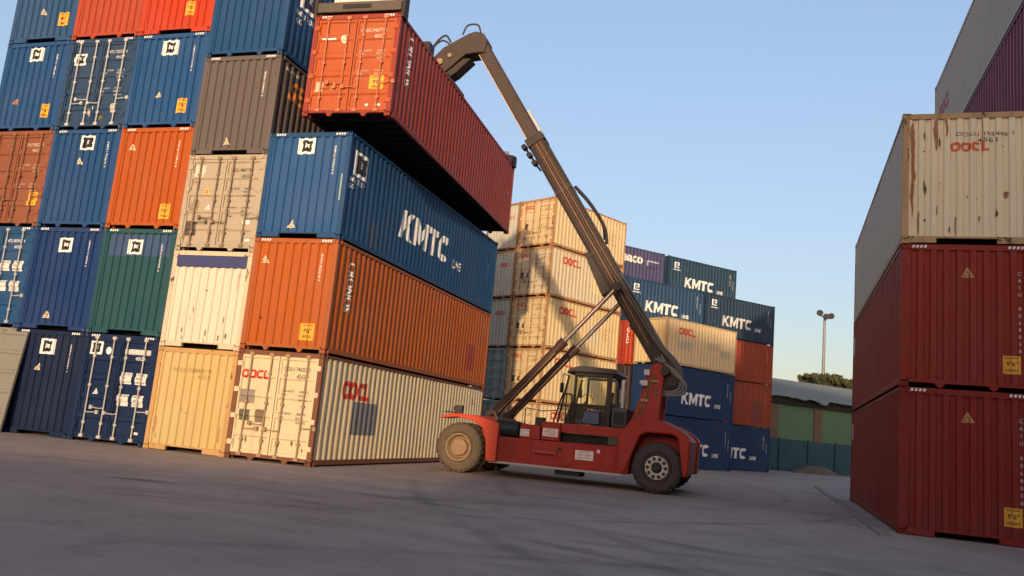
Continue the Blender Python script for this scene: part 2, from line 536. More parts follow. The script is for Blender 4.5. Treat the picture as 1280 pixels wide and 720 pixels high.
            for x0, x1, y0, y1 in ((0, .16, 0, .85), (.16, .85, .69, .85), (.16, .85, 0, .15), (.28, .85, .34, .5), (.69, .85, .5, .69)):
                n0 = len(vs); vs += [(s + a * x0, z + a * y0), (s + a * x1, z + a * y0), (s + a * x1, z + a * y1), (s + a * x0, z + a * y1)]; fs.append((n0, n0 + 1, n0 + 2, n0 + 3))
            P.decal('logo', vs, fs, decal_mat((.62, .66, .68)), own(s))
            n0 = 0
            P.decal('logo', [(s - a * .25, z - a * .35), (s + a * 1.2, z - a * .35), (s + a * 1.2, z - a * .2), (s - a * .25, z - a * .2)], [(0, 1, 2, 3)], decal_mat((.5, .54, .56)), own(s))
        elif k == 'dot':
            _, _, s, z, r_, c = m
            P.decal('sticker', [(s + r_ * math.cos(t * math.pi / 8), z + r_ * 1.15 * math.sin(t * math.pi / 8)) for t in range(16)], [tuple(range(16))], decal_mat(c), own(s), .006)
        elif k == 'strip':  # a rust run with ragged edges: face, s, z0, z1, width, colour
            _, _, s, za, zb_, w_, c = m
            n = 22; lft = []; rgt = []
            for i in range(n + 1):
                z = za + (zb_ - za) * i / n; tp = min(1., (i + .4) / 5., (n - i + .6) / 3.)
                lft.append((s - w_ * .5 * tp * (.75 + .7 * noise.noise((z * 3.1, s * 9, 1.))), z)); rgt.append((s + w_ * .5 * tp * (.75 + .7 * noise.noise((z * 3.7, s * 9, 8.))), z))
            vs = []; fd = []
            for i, (a, b) in enumerate(zip(lft, rgt)):
                vs += [a, ((a[0] + b[0]) / 2, a[1]), b]; e_ = 0. if i in (0, n) else 1.
                fd += [0., e_, 0.]
            fs = [(3 * i + q, 3 * i + q + 1, 3 * i + q + 4, 3 * i + q + 3) for i in range(n) for q in (0, 1)]
            P.decal('rust_mark', vs, fs, rustm(c), own(s), .004, fd)
        elif k == 'blob':   # an irregular scuff or rust mark
            _, _, s, z, w, h, c = m[:7]
            rnd = random.Random(int(s * 1000) + int(z * 777) + CN[0])
            n = 14
            pts = [(s + w * .5 * math.cos(2 * math.pi * i / n) * rnd.uniform(.5, 1.1), z + h * .5 * math.sin(2 * math.pi * i / n) * rnd.uniform(.5, 1.1)) for i in range(n)]
            P.decal('rust_mark', pts + [(s, z)], [(i, (i + 1) % n, n) for i in range(n)], rustm(c), own(s), .004, [0.] * n + [1.])
    return root

_rm = {}
def rustm(c):
    """a stain that thins out towards its ragged edge"""
    if c in _rm: return _rm[c]
    m, nt, bs = node_mat('rust_stain'); N = nt.nodes; L = nt.links
    at = N.new('ShaderNodeAttribute'); at.attribute_name = 'fade'
    tc = N.new('ShaderNodeTexCoord'); mp = N.new('ShaderNodeMapping'); mp.inputs['Scale'].default_value = (1, 1, .45); L.new(tc.outputs['Object'], mp.inputs[0])
    t = N.new('ShaderNodeTexNoise'); t.inputs['Scale'].default_value = 16; t.inputs['Detail'].default_value = 7; t.inputs['Roughness'].default_value = .7; L.new(mp.outputs[0], t.inputs['Vector'])
    a = N.new('ShaderNodeMath'); a.operation = 'MULTIPLY_ADD'; L.new(t.outputs['Fac'], a.inputs[0]); a.inputs[1].default_value = 2.2; a.inputs[2].default_value = -1.25
    b = N.new('ShaderNodeMath'); b.operation = 'MULTIPLY_ADD'; L.new(at.outputs['Fac'], b.inputs[0]); b.inputs[1].default_value = 1.6; L.new(a.outputs[0], b.inputs[2]); b.use_clamp = True
    x = N.new('ShaderNodeMix'); x.data_type = 'RGBA'; x.inputs[6].default_value = (*[v * .45 for v in c], 1); x.inputs[7].default_value = (*[min(1, v * 1.35) for v in c], 1); L.new(t.outputs['Fac'], x.inputs[0])
    L.new(x.outputs[2], bs.inputs['Base Color']); bs.inputs['Roughness'].default_value = .85; L.new(b.outputs[0], bs.inputs['Alpha'])
    _rm[c] = m
    return m
_gp = {}
def GALVP(EM):
    if EM.name not in _gp:
        b = EM.get('rodcol')
        _gp[EM.name] = paint(tuple(b), .4, .35, .55) if b is not None else GALV
    return _gp[EM.name]

def rods(spec, rgb):
    paint(*spec)['rodcol'] = rgb
    return spec

# colours (linear albedo)
BLUE = (.012, .060, .155); NAVY = (.005, .014, .045); TEAL = (.015, .066, .078)
ORANGE = (.37, .088, .013); ORED = (.40, .040, .012); CREAM = (.60, .49, .30); YELLOW = (.50, .37, .15)
TAN = (.36, .31, .23); GREY = (.105, .088, .080); BROWN = (.20, .070, .035); DRED = (.20, .018, .012); PURPLE = (.17, .020, .045)
WH = (.72, .72, .68); INK = (.05, .045, .04); RED = (.50, .035, .02); ORTXT = (.55, .16, .03)
pale = (.66, .62, .5)

def code(face, s, z, txt, h=.085, c=WH, wx=.95):
    return ('t', face, txt, s, z, h, c, {'down': True, 'bold': .008, 'wx': wx})
def doormarks(c, num, size, H, dz=0., boxes=False):
    m = [('t', 'F', num, .13, H - .48 - dz, .10, c, {'bold': .008, 'wx': .78}), ('t', 'F', size, .52, H - .66 - dz, .10, c, {'bold': .008})]
    for k, zz in enumerate((H * .56, H * .36)):
        if boxes:
            m += [('q', 'F', .12, zz - .03, .48, zz + .27, (.62, .60, .54), 'data_plate'), ('q', 'F', .6, zz - .03, .95, zz + .27, (.62, .60, .54), 'data_plate')]
            cc = INK
        else: cc = c
        for i, (a, b) in enumerate((('MAX.GROSS', '30480 KG'), ('TARE', '3850 KG'), ('NET', '26630 KG'))):
            m += [('t', 'F', a, .15, zz + .2 - i * .1, .055, cc, {'wx': .8}), ('t', 'F', b, .63, zz + .2 - i * .1, .055, cc, {'wx': .8})]
    return m

L40, L20 = 12.192, 6.058
P_ = 2.4395
aH = (2.7323, 2.8949, 2.8348); bH = (2.65, 2.58, 2.653, 2.836, 2.85); cH = (2.873, 2.924, 2.906, 2.809, 2.85)
def lev(h, i): return sum(h[:i])
G1 = 'containers of the tall stack on the left'
def near(label, c, i, spec, **k):
    h = aH if c == 0 else bH if c == 1 else cH
    return container(label, G1, (-c * P_, k.pop('y', 0.)), lev(h, i), 0, L40, h[i], spec, **k)

YTRI = (.70, .42, .06); PTRI = (.62, .55, .38)
rods_cream = (.30, .22, .13)
cream_spec = rods((CREAM, .45, .45, .55), (.33, .22, .12))
# column A (beside the yard)
near('cream container with brown corner posts at the bottom of the stack corner beside the machine', 0, 0, cream_spec, frame=((.17, .07, .035), .5, .5, .6), end='door',
     sill='rail', marks=[('t', 'F', 'OOCL', -1.05, 2.0, .22, RED, {'wx': 1.0, 'gap': .02}), ('q', 'F', -1.05, 1.38, -.6, 1.72, (.24, .20, .16)), ('q', 'F', -.98, .95, -.68, 1.22, (.10, .09, .055)), ('q', 'F', -.52, .93, -.25, 1.25, (.17, .12, .06)),
      *doormarks(INK, 'OOLU 746255 2', '42G1', 2.73), ('blob', 'F', .2, .42, .14, .3, (.16, .07, .03)), ('blob', 'F', .6, .5, .12, .22, (.16, .07, .03)), ('blob', 'F', .9, .36, .08, .18, (.09, .05, .03)), ('blob', 'F', -.7, .5, .08, .3, (.14, .07, .03)),
      ('t', 'R', 'OOCL', 1.15, 1.70, .47, RED, {'wx': .95, 'gap': .0}), ('q', 'R', 1.85, .80, 3.3, 1.66, (.15, .15, .16)), ('t', 'R', 'OOLU', 10.9, 2.2, .1, (.2, .15, .1), {}), ('t', 'R', '746255', 10.9, 2.05, .1, (.2, .15, .1), {}), ('blob', 'R', 1.0, 1.5, .1, .22, (.13, .06, .03))])
near('orange container with ribbed end and white lettering, standing on the cream corner container', 0, 1, (ORANGE, .3, .12, .5), frame=((.33, .095, .028), .4, .25, .55), sill='rail', stripes=True,
     marks=[code('F', .74, 2.5, 'CAIU 856210 7'), ('lab', 'F', .42, .30, .42, .42), ('tri', 'F', -.84, 2.22, .2, PTRI), ('blob', 'F', -.75, .8, .1, .1, (.05, .02, .02)),
            ('t', 'R', 'CRONOS', .66, 2.45, .38, WH, {'down': True, 'bold': .028, 'wx': .62}), ('q', 'R', 10.0, .55, 10.75, 1.45, (.27, .04, .02)), *[('t', 'R', s, 11.5, z, .06, WH, {}) for s, z in (('CAIU', 2.3), ('8562', 2.2))]])
near('blue container with huge white block letters along its side, under the hanging one', 0, 2, (BLUE, .35, .1, .5), endspec=((.020, .080, .215), .3, .08, .5), stripes=True,  # end paint lighter than the sides, the sun on it put into the colour
     marks=[('logo', 'F', -.33, 2.24, .5), code('F', .72, 2.45, 'KMTU 735214 0'), ('tri', 'F', -.22, .26, .22, PTRI), ('q', 'F', 1.02, 1.0, 1.08, 1.7, (.25, .33, .28)),
            ('logo', 'R', .32, 1.78, .78), *[('t', 'R', s, .16, z, .13, WH, {'bold': .01, 'wx': .8}) for s, z in (('KMTU 735214', 1.58), ('45G1', 1.40))],
            ('t', 'R', 'KMTC', 3.35, .90, .86, WH, {'shear': .15, 'wx': 1.12}), ('t', 'R', 'LINE', 7.72, .90, .28, WH, {'bold': .02, 'shear': .2, 'wx': .95}), *[('vt', 'R', 'KMTU735', 11.4, 1.7, .07, WH, {})],
            ('q', 'R', 1.5, .2, 2.0, .85, (.03, .06, .11), 'scuff')])
# column B
near('yellow container end with rusty orange edges standing on the ground beside the cream door container', 1, 0, (YELLOW, .25, .1, .55), frame=((.46, .27, .10), .4, .5, .6), 
     marks=[('t', 'F', 'OOLU 580857 9', -.72, 2.02, .10, (.3, .2, .07), {'bold': .006, 'wx': 1.25}), ('t', 'F', '42G1', .1, 1.87, .09, (.3, .2, .07), {'wx': 1.3}), ('q', 'F', -.95, .3, -.93, .4, INK), ('blob', 'F', -.28, 1.05, .05, .12, (.25, .14, .05)), ('blob', 'F', -.1, .98, .16, .04, (.3, .17, .06)), ('blob', 'F', .95, .5, .08, .7, (.5, .22, .06)), ('blob', 'F', -1.0, .6, .08, .8, (.5, .25, .08))])
near('scratched off-white open-top container end with a blue strip under its top edge', 1, 1, ((.60, .54, .42), .35, .25, .55), frame=((.56, .46, .32), .4, .5, .6), header=((.045, .055, .14), .3, .1, .6),
     marks=[code('F', .86, 2.0, 'OOLU 512207 4', .05, (.3, .24, .16)), *[('blob', 'F', s, z, w, h, (.10, .08, .06)) for s, z, w, h in ((-.05, 1.52, .1, .06), (-.35, .98, .05, .34), (-.42, .75, .07, .2), (-.62, .45, .07, .3), (-.58, .25, .06, .2), (.12, .42, .08, .3), (.1, .2, .06, .2), (.5, .3, .1, .26), (.62, .75, .05, .5), (.72, .35, .1, .3), (-.9, 1.1, .04, .1), (.3, 1.9, .04, .08))]])
near('tan container with four lock bars and black writing on its doors', 1, 2, rods((TAN, .4, .2, .6), (.22, .16, .10)), end='door', sill='rail',
     marks=[('q', 'F', -1.0, 2.02, -.68, 2.36, (.52, .48, .38), 'logo'), ('q', 'F', -.96, 2.06, -.72, 2.14, (.16, .15, .09), 'logo'), ('q', 'F', -.96, 2.18, -.72, 2.25, (.05, .05, .04), 'logo'), ('t', 'F', 'GOLD', -1.02, 1.86, .06, INK, {}), ('tri', 'F', -.52, 1.55, .2, YTRI), ('tri', 'F', -.42, 1.12, .16, WH), ('q', 'F', -1.0, 1.08, -.72, 1.32, (.24, .19, .11)), ('q', 'F', -1.03, .40, -.70, .80, (.075, .055, .04)),
            *doormarks(INK, 'GESU 446719 6', '45G1', 2.65), ('q', 'F', .72, .74, .94, .86, WH, 'sticker'), ('q', 'F', .86, .28, 1.02, .34, WH, 'sticker'), ('blob', 'F', .25, .6, .3, .05, INK), ('blob', 'F', .3, .95, .3, .05, INK)])
near('dark grey brown container with a ribbed end and slanted orange letters on its side', 1, 3, (GREY, .3, .1, .55), stripes=True,
     marks=[code('F', .72, 2.35, 'SEGU 566031 2'), ('tri', 'F', -.15, .28, .2, PTRI), ('t', 'R', 'SEACO', .55, 1.75, .58, (.5, .19, .04), {'bold': .03, 'shear': .3}), ('t', 'R', 'SEGU 566031', .3, 2.5, .09, WH, {})])
near('blue container with big white logo on its shaded side, topmost behind the hanging box', 1, 4, (BLUE, .3, .08, .5), stripes=True, sill='rail',
     marks=[code('F', .74, 2.4, 'KMTU 720119 5'), ('logo', 'F', -.3, 2.24, .5), ('logo', 'R', .55, 1.65, .9), *[('t', 'R', s, .4, z, .16, WH, {'bold': .012, 'wx': .8}) for s, z in (('KMTU 720119', 1.38), ('45G1', 1.14))]])
# column C
blue_door = rods((BLUE, .35, .12, .5), (.34, .36, .36))
near('dark blue container with white data plates on its doors, standing on the ground', 2, 0, rods(((.006, .018, .058), .4, .2, .5), (.42, .40, .36)), end='door', sill='rail', stripes=True,
     marks=[('logo', 'F', -1.05, 2.3, .42), ('dot', 'F', -.42, 2.42, .09, WH), *doormarks(WH, 'KMTU 812334 1', '45G1', 2.87, boxes=True), ('tri', 'F', -.62, 1.25, .16, WH), ('q', 'F', .82, .30, .94, .36, WH, 'sticker'), ('q', 'F', .12, 2.36, .95, 2.5, (.45, .43, .38), 'data_plate')])
near('teal green container end with a blue painted band round its square logo', 2, 1, (TEAL, .3, .1, .5), stripes=True,
     marks=[('q', 'F', -1.0, 2.15, 1.05, 2.74, (.026, .062, .14), 'repaint'), ('logo', 'F', -.34, 2.2, .48), code('F', .72, 2.5, 'KMTU 700482 3')])
near('bright orange container end between two blue ones with a yellow label low down', 2, 2, ((.34, .076, .012), .25, .1, .5), sill='rail', stripes=True,
     marks=[code('F', .74, 2.5, 'TGHU 962015 8'), ('lab', 'F', .45, .28, .38, .42), ('tri', 'F', -.78, 2.25, .18, PTRI)])
near('blue container end with a square logo, second from the top beside the grey brown container', 2, 3, ((.015, .068, .19), .3, .08, .5), sill='rail', stripes=True,
     marks=[('logo', 'F', -.32, 2.16, .52), code('F', .72, 2.4, 'KMTU 741900 6'), ('tri', 'F', -.2, .9, .2, PTRI), ('lab', 'F', .45, .42, .36, .42)])
near('red orange container end cut by the top of the picture, with a yellow label', 2, 4, (ORED, .25, .1, .5), marks=[('lab', 'F', .22, .55, .34, .42)])
# column D
near('plain dark navy container end with one logo on the ground beside the loose grey panel', 3, 0, (NAVY, .3, .1, .55), stripes=True,
     marks=[('logo', 'F', -.3, 2.2, .5), code('F', .72, 2.5, 'KMTU 733051 9'), ('tri', 'F', -.25, 1.75, .2, PTRI)])
near('deep blue container end with a square logo, directly above the plain navy end', 3, 1, ((.008, .034, .12), .3, .08, .5), stripes=True,
     marks=[('logo', 'F', -.3, 2.2, .48), code('F', .72, 2.55, 'KMTU 718860 2'), ('tri', 'F', -.3, .32, .2, PTRI)])
near('blue container end with a dark smudge and logo, left of the bright orange end', 3, 2, ((.013, .058, .165), .35, .1, .5), sill='rail', stripes=True,
     marks=[('logo', 'F', -.2, 2.28, .5), code('F', .76, 2.5, 'KMTU 729415 7'), ('tri', 'F', -.12, 1.85, .2, PTRI)])
near('blue container with dented pale doors and silver lock bars, under the dull red end', 3, 3, rods(((.020, .050, .105), .4, .15, .5), (.42, .44, .44)), end='door', stripes=True, sill='rail',
     marks=[('logo', 'F', -1.0, 2.0, .42), *doormarks((.5, .5, .48), 'KMTU 705522 0', '45G1', 2.8), ('q', 'F', .62, .5, .82, .78, (.4, .38, .3), 'sticker'), ('blob', 'F', -.1, .5, .3, .4, (.5, .5, .46)), ('blob', 'F', .3, .35, .3, .3, (.16, .13, .07)), ('dot', 'F', .0, .62, .06, (.7, .7, .6))])
near('dull red container end with no visible label, topmost left of the red orange one', 3, 4, ((.33, .052, .022), .3, .12, .5), sill='rail')
# column E
near('grey container with ribbed doors on the ground at the left picture edge', 4, 0, rods(((.20, .19, .16), .3, .2, .6), (.16, .15, .13)), end='door', sill='rail')
near('blue container door with white data blocks at the left picture edge, above the grey one', 4, 1, blue_door, end='door', stripes=True, sill='rail', marks=doormarks((.62, .62, .6), 'KMTU 809917 4', '45G1', 2.92, boxes=True))
near('brown container with a yellow label on its door at the left picture edge', 4, 2, rods((BROWN, .4, .2, .55), (.2, .09, .05)), end='door', sill='rail', marks=[*doormarks((.55, .45, .36), 'TCNU 538221 5', '45G1', 2.9), ('lab', 'F', .66, .62, .34, .4)])
near('blue container end with a yellow label at the left picture edge, above the brown door', 4, 3, ((.014, .062, .175), .3, .08, .5), sill='rail', marks=[('logo', 'F', -.3, 2.2, .5), code('F', .7, 2.4, 'KMTU 748336 1'), ('tri', 'F', -.5, .85, .2, (.45, .2, .1)), ('lab', 'F', .5, .4, .34, .42)])
near('blue container end at the top left picture corner, with a yellow label only', 4, 4, ((.022, .070, .165), .3, .08, .5), marks=[('tri', 'F', -.1, .9, .2, PTRI), ('lab', 'F', .55, .5, .36, .42), code('F', .74, 2.4, 'GLDU 733901 3')])

# a loose ribbed panel leaning at the foot of the stack
q = empty('loose_panel', (-10.42, -.36, 0)); q.rotation_euler = (R(-6.5), 0, 0)
tag(q, 'loose grey ribbed panel leaning on the navy container at the left edge', 'metal panel')
pp = [(0, 0.)]
for i in range(5): pp += [(.06 + i * .54, 0.), (.10 + i * .54, .03), (.50 + i * .54, .03), (.54 + i * .54, 0.)]
P0 = Panel(.06, 1.09, 0, 2.78, pp, 'z', lambda s, z, d: (s, d, z), 77, .004)
link('sheet', P0.mesh('sheet', paint((.20, .19, .16), .3, .2, .6)), q)
b = MB()
for x0, x1 in ((0, .06), (1.09, 1.15)): b.box(x0, x1, -.012, .05, 0, 2.78)
b.box(.06, 1.09, .036, .05, 0, 2.78); b.build('panel_frame', paint((.20, .19, .16), .3, .2, .6), q)

# lifted container
LIFT = (1.06, -.16); LZ = 8.79; LANG = .0495; LH = 2.80
lift_spec = rods(((.39, .090, .026), .3, .12, .5), (.50, .16, .08))  # lighter end colour than the sides, with the sunlight painted in
lifted = container('orange red container hanging in mid-air under the lifting machine boom', 'containers of the tall stack on the left', LIFT, LZ, LANG, L40, LH, ((.27, .040, .024), .3, .12, .5), end='door', endspec=lift_spec, stripes=True, sill='rail',
          marks=[('dot', 'F', -.32, 2.12, .1, (.66, .56, .4)), ('q', 'F', -.95, 2.1, -.55, 2.15, WH, 'sticker'), *doormarks((.62, .52, .4), 'CRXU 946771 1', '45G1', 2.78), ('tri', 'F', -.46, .72, .22, YTRI), ('q', 'F', -.97, .66, -.76, .95, (.5, .4, .28), 'sticker'), ('lab', 'F', .52, .72, .40, .38),
                 ('q', 'F', .75, .28, .9, .34, WH, 'sticker'), ('q', 'F', .48, .28, .56, .34, WH, 'sticker'), ('blob', 'F', .1, .55, .8, .04, (.25, .05, .03)), ('t', 'R', 'CRONOS', .65, 2.5, .40, (.72, .66, .62), {'down': True, 'bold': .028, 'wx': .62}), *[('t', 'R', s, 11.5, z, .06, WH, {}) for s, z in (('CRXU', 1.5), ('9467', 1.4))]])

# ---------------------------------------------------------------- middle stack behind the machine (short containers)
G2 = 'pale short containers of the middle stack'
MA = R(-27.5); MO = (-.35, 21.6)
mu = (math.cos(MA), math.sin(MA)); mv = (-math.sin(MA), math.cos(MA))
mz = (0, 2.70, 5.40, 8.037, 10.642, 13.227)
mcream = [((.60, .48, .28), .5, .5, .55), ((.60, .46, .24), .5, .6, .55), ((.61, .47, .24), .5, .5, .55), ((.56, .47, .31), .4, .35, .55), ((.60, .46, .25), .4, .5, .55)]  # the fourth cream is a greyer tone than the others
mname = ['pale cream container on the ground directly behind the lifting machine cab', 'cream container behind the lift cylinders with glowing doors, second up in the middle stack', 'cream container crossed by the boom shadow, third up in the middle stack',
         'cream container with greyer doors, fourth up in the middle stack', 'cream container topmost of the middle stack, its red writing hidden by the boom']
for i in range(5):
    H = mz[i + 1] - mz[i]
    sp = rods(mcream[i], (.34, .20, .10))
    container(mname[i], G2, MO, mz[i], MA, L20, H, sp, frame=((.42, .22, .09), .5, .6, .6), end='door', sill='rail',
        marks=[('t', 'F', 'OOCL', -.95, H - .50, .2, RED, {'wx': 1.0, 'gap': .02}), ('q', 'F', -.85, 1.0, -.62, 1.3, (.07, .04, .03)), *([('q', 'F', -.42, 1.02, -.25, 1.28, (.10, .05, .03))] if i < 4 else []), *doormarks((.17, .12, .06), 'OOLU %d %d' % (112934 + 71313 * i, i + 2), '22G1', H),
               ('t', 'R', 'OOCL', 1.0, H - .78, .40, RED, {'wx': .95, 'gap': .02}), *[('t', 'R', s, 4.7, z, .14, (.35, .26, .14), {}) for s, z in (('OOLU 112', 1.5), ('22G1', 1.25), ('MGW', 1.0))], *[('blob', 'F', -.9 + .4 * k, .5 + .3 * (k % 2), .14, .3, (.3, .14, .05)) for k in range(5)],
               ('q', 'R', 3.4, .7, 4.4, 1.6, (.66, .52, .26) if i == 3 else (.52, .44, .29), 'repaint')])
mlname = ['greenish grey container doors on the ground, left of the pale stack', 'greenish grey container doors one level up, left of the pale stack behind the orange container', 'greenish cream ribbed container end third up, just below the cream ribbed one', 'cream ribbed container end with small red mark, left of the pale stack', 'pale ribbed container end peeking under the hanging box, topmost left of the pale stack']
for i in range(5):
    H = mz[i + 1] - mz[i]
    c = (MO[0] - 2.5 * mu[0], MO[1] - 2.5 * mu[1])
    sp = rods(((.22, .26, .24), .4, .3, .6), (.2, .2, .18)) if i < 2 else ((.46, .45, .36), .4, .3, .6)  # greenish tone puts the shade on this column into its paint
    container(mlname[i], G2, c, mz[i], MA, L20, H, sp, frame=((.30, .17, .09), .5, .6, .6) if i > 1 else None, end='door' if i < 2 else 'corr', sill='rail',
        marks=doormarks((.5, .5, .46), 'OOLU 33710%d 1' % i, '22G1', H) if i < 2 else [('t', 'F', 'OOCL', .1, H - .9, .2, RED, {'bold': .02})])

# stack N right of it
G3 = 'containers of the back stacks'
NA = R(-35.0); NO = (5.0, 27.5)
def kmtc(dx=0., c=WH, H=2.6):
    return [('logo2', 'R', .55, H - .72, .45), ('t', 'R', 'KMTC', 1.45 + dx, .72, .66, c, {'shear': .08, 'wx': .98}), ('t', 'R', 'LINE', 4.3 + dx, .70, .22, c, {'bold': .02, 'wx': .95}), code('R', 5.45, 2.2, 'KMTU 401773', .1, c), code('R', 5.72, 1.8, '22G1 MGW', .1, c)]
kb = ((.011, .034, .098), .3, .08, .5); kbu = ((.016, .052, .112), .3, .08, .5)
container('dark blue container with white letters on the ground behind the machine rear wheel', G3, NO, 0, NA, L20, 2.77, kb, marks=kmtc(), sill='rail')
container('dark blue container with white letters second up, right of the red upright', G3, NO, 2.77, NA, L20, 2.77, kb, marks=kmtc(), sill='rail')
container('cream container with red writing half in shade, capping the dark blue pair', G3, NO, 5.54, NA, L20, 2.60, ((.62, .48, .26), .35, .35, .55), frame=((.50, .35, .17), .4, .4, .6), sill='rail',
          marks=[('t', 'R', 'OOCL', 1.0, 1.75, .40, RED, {'wx': .95, 'gap': .02}), ('q', 'R', .9, 1.0, 2.2, 1.4, (.44, .39, .28), 'repaint'), ('q', 'R', 3.5, 1.2, 4.6, 1.6, (.48, .38, .23), 'repaint'), ('q', 'R', 4.7, .9, 5.6, 1.3, (.44, .37, .25), 'repaint'), ('blob', 'R', 3.2, .7, .1, .14, INK), ('blob', 'R', 1.9, .9, .08, .1, INK)])
PA = R(-43.0); PO = (2.25, 29.55)
pu = (math.cos(PA), math.sin(PA)); pv = (-math.sin(PA), math.cos(PA))
def pcorner(s, n=0.): return (PO[0] + pv[0] * s - pu[0] * n, PO[1] + pv[1] * s - pu[1] * n)
redsp = ((.26, .045, .018), .4, .3, .5)
container('bright red container seen as a narrow strip with white vertical letters behind the boom foot', G3, pcorner(0), 5.54, PA, L20, 2.60, ((.42, .045, .015), .3, .15, .5), marks=[('vt', 'R', 'GLD', .35, 1.9, .26, WH, {'bold': .02}), ('vt', 'R', 'HAM', 1.0, 1.9, .26, WH, {'bold': .02})])
container('dark brown container behind the cab exhaust with white label plates, below the red strip', G3, pcorner(0), 2.77, PA, L20, 2.77, ((.055, .035, .03), .3, .2, .5), marks=[('q', 'R', .1, 1.9, .5, 2.1, WH, 'data_plate'), ('q', 'R', .1, 1.1, .45, 1.2, WH, 'data_plate'), ('q', 'R', .1, .7, .5, .85, WH, 'data_plate')])
container('dark blue container on the ground hidden behind the machine cab', G3, pcorner(0), 0, PA, L20, 2.77, kb)
container('blue container with slanted white letters directly above the half-shaded cream one', G3, pcorner(0), 8.14, PA, L20, 2.60, kbu, marks=kmtc())
s2 = 6.2
container('dark blue container with white letters overhanging the brick red pair at the back right end', G3, pcorner(s2), 8.14, PA, L20, 2.60, ((.016, .038, .070), .4, .12, .5), marks=kmtc(c=(.55, .55, .52)), sill='rail')
container('brick red container right under the overhanging dark blue one', G3, pcorner(s2), 5.54, PA, L20, 2.60, redsp, sill='rail', marks=[code('R', 5.5, 2.2, 'CLHU 338104', .1, (.4, .2, .15))])
container('brick red container with a darker patch, lower of the two at the back right end', G3, pcorner(s2), 2.77, PA, L20, 2.77, redsp, sill='rail', marks=[code('R', 5.5, 2.2, 'CLHU 290176', .1, (.4, .2, .15)), ('q', 'R', 4.4, .3, 5.3, 1.6, (.17, .03, .015), 'repaint')])
container('dark blue container with few white letters showing, on the ground below the brick reds', G3, pcorner(s2), 0, PA, L20, 2.77, kb, marks=kmtc())
container('purple blue container with cut-off white lettering high behind the boom', G3, pcorner(-1.05, 2.75), 10.74, PA, L20, 2.60, ((.055, .055, .13), .35, .15, .5), marks=[('t', 'R', 'seaco', 2.35, 1.60, .46, (.62, .60, .54), {'bold': .035, 'wx': 1.0}), ('q', 'R', 4.6, 1.85, 5.6, 1.95, (.35, .35, .4), 'sticker'), ('q', 'R', 4.6, 1.6, 4.75, 1.85, (.35, .35, .4), 'sticker'), ('blob', 'R', 5.0, 1.5, .9, .3, (.07, .045, .11))])
container('dark teal blue container with white letters topmost of the back stacks', G3, pcorner(5.35, 2.75), 10.74, PA, L20, 2.60, ((.015, .045, .080), .3, .1, .5), marks=kmtc())
# ---------------------------------------------------------------- right stack
G4 = 'containers of the stack on the right'
RO = (12.9248 + 2.438, .46); RA = -.0165; rz = (0, 2.9349, 5.9136, 8.774, 11.67, 14.55)
rsp = (DRED, .35, .12, .5)
def rmarks(): return [('tri', 'F', .02, 2.28, .22, (.52, .26, .10)), ('lab', 'F', .64, .36, .32, .36), ('vt', 'F', 'CAIU 8068058', .95, 2.35, .075, (.55, .5, .46), {'gap': 1.9})]
container('dark red container on the ground at the right edge of the yard', G4, RO, 0, RA, L40, 2.935, rsp, marks=[*rmarks(), *[('q', 'L', 11.98, z, 12.05, z + .55, (.5, .5, .46), 'sticker') for z in (.85,)], ('q', 'L', .25, 2.0, .5, 2.5, (.5, .5, .5), 'sticker')], stripes=True)
container('dark red container with a yellow label, between another red and the rusty beige one', G4, RO, rz[1], RA, L40, rz[2] - rz[1], ((.22, .021, .013), .35, .12, .5), marks=[*rmarks(), ('q', 'L', .2, 1.9, .45, 2.5, (.5, .5, .5), 'sticker')], stripes=True, sill='rail')
rb = (.68, .625, .44)
rust_o = (.36, .165, .065)
container('rust streaked beige container with red block letters on top of the dark red pair', G4, RO, rz[2], RA, L40, rz[3] - rz[2], ((.46, .43, .36), .3, .2, .6), endspec=(rb, .35, .5, .6), frame=((.40, .28, .15), .7, .55, .6),
          marks=[('t', 'F', 'OOCL', -.30, 2.0, .2, (.58, .09, .03), {'wx': 1.0, 'gap': .03}), ('t', 'F', 'OOLU 195446 1', -.2, 2.33, .09, INK, {'wx': 1.25}), ('t', 'F', '4561', .2, 2.2, .09, INK, {'wx': 1.6}),
                 ('strip', 'F', -1.02, .5, 2.72, .15, rust_o), ('strip', 'F', -.57, 2.0, 2.735, .17, rust_o), ('strip', 'F', -.38, 2.3, 2.735, .10, rust_o), ('strip', 'F', -.9, .16, .7, .07, (.40, .2, .08)), ('strip', 'F', -.2, .16, .6, .05, (.40, .22, .09)), ('strip', 'F', .3, 1.9, 2.73, .04, (.45, .26, .11)), ('blob', 'F', -.8, 2.35, .07, .3, (.08, .05, .03)), ('blob', 'F', -.78, 1.15, .12, .5, (.15, .07, .03)), ('blob', 'F', -.8, 1.3, .05, .3, (.06, .04, .03)), ('blob', 'F', -.78, .5, .12, .1, (.07, .05, .04)), ('blob', 'F', -.8, 2.0, .1, .07, (.08, .05, .03)), ('blob', 'F', -.5, 2.2, .06, .36, (.10, .05, .03)), ('blob', 'F', -.55, .7, .07, .4, (.30, .15, .05)),
                 ('blob', 'F', -.32, .3, .06, .25, (.09, .06, .04)), ('blob', 'F', .24, .55, .06, .22, (.09, .06, .04)), ('blob', 'F', .55, .65, .1, .3, (.12, .07, .04)), ('blob', 'F', .72, 1.05, .14, .3, (.3, .14, .05)), ('blob', 'F', .74, 1.1, .12, .07, (.14, .06, .03)), ('blob', 'F', .02, 1.02, .06, .08, (.08, .05, .03)), ('blob', 'F', .2, .98, .05, .06, (.08, .05, .03)), ('blob', 'F', .68, 2.1, .06, .08, (.1, .06, .03)), ('blob', 'F', -.3, 1.0, .03, .06, (.1, .06, .03)), ('blob', 'F', -.5, 1.3, .03, .08, (.1, .06, .03))])
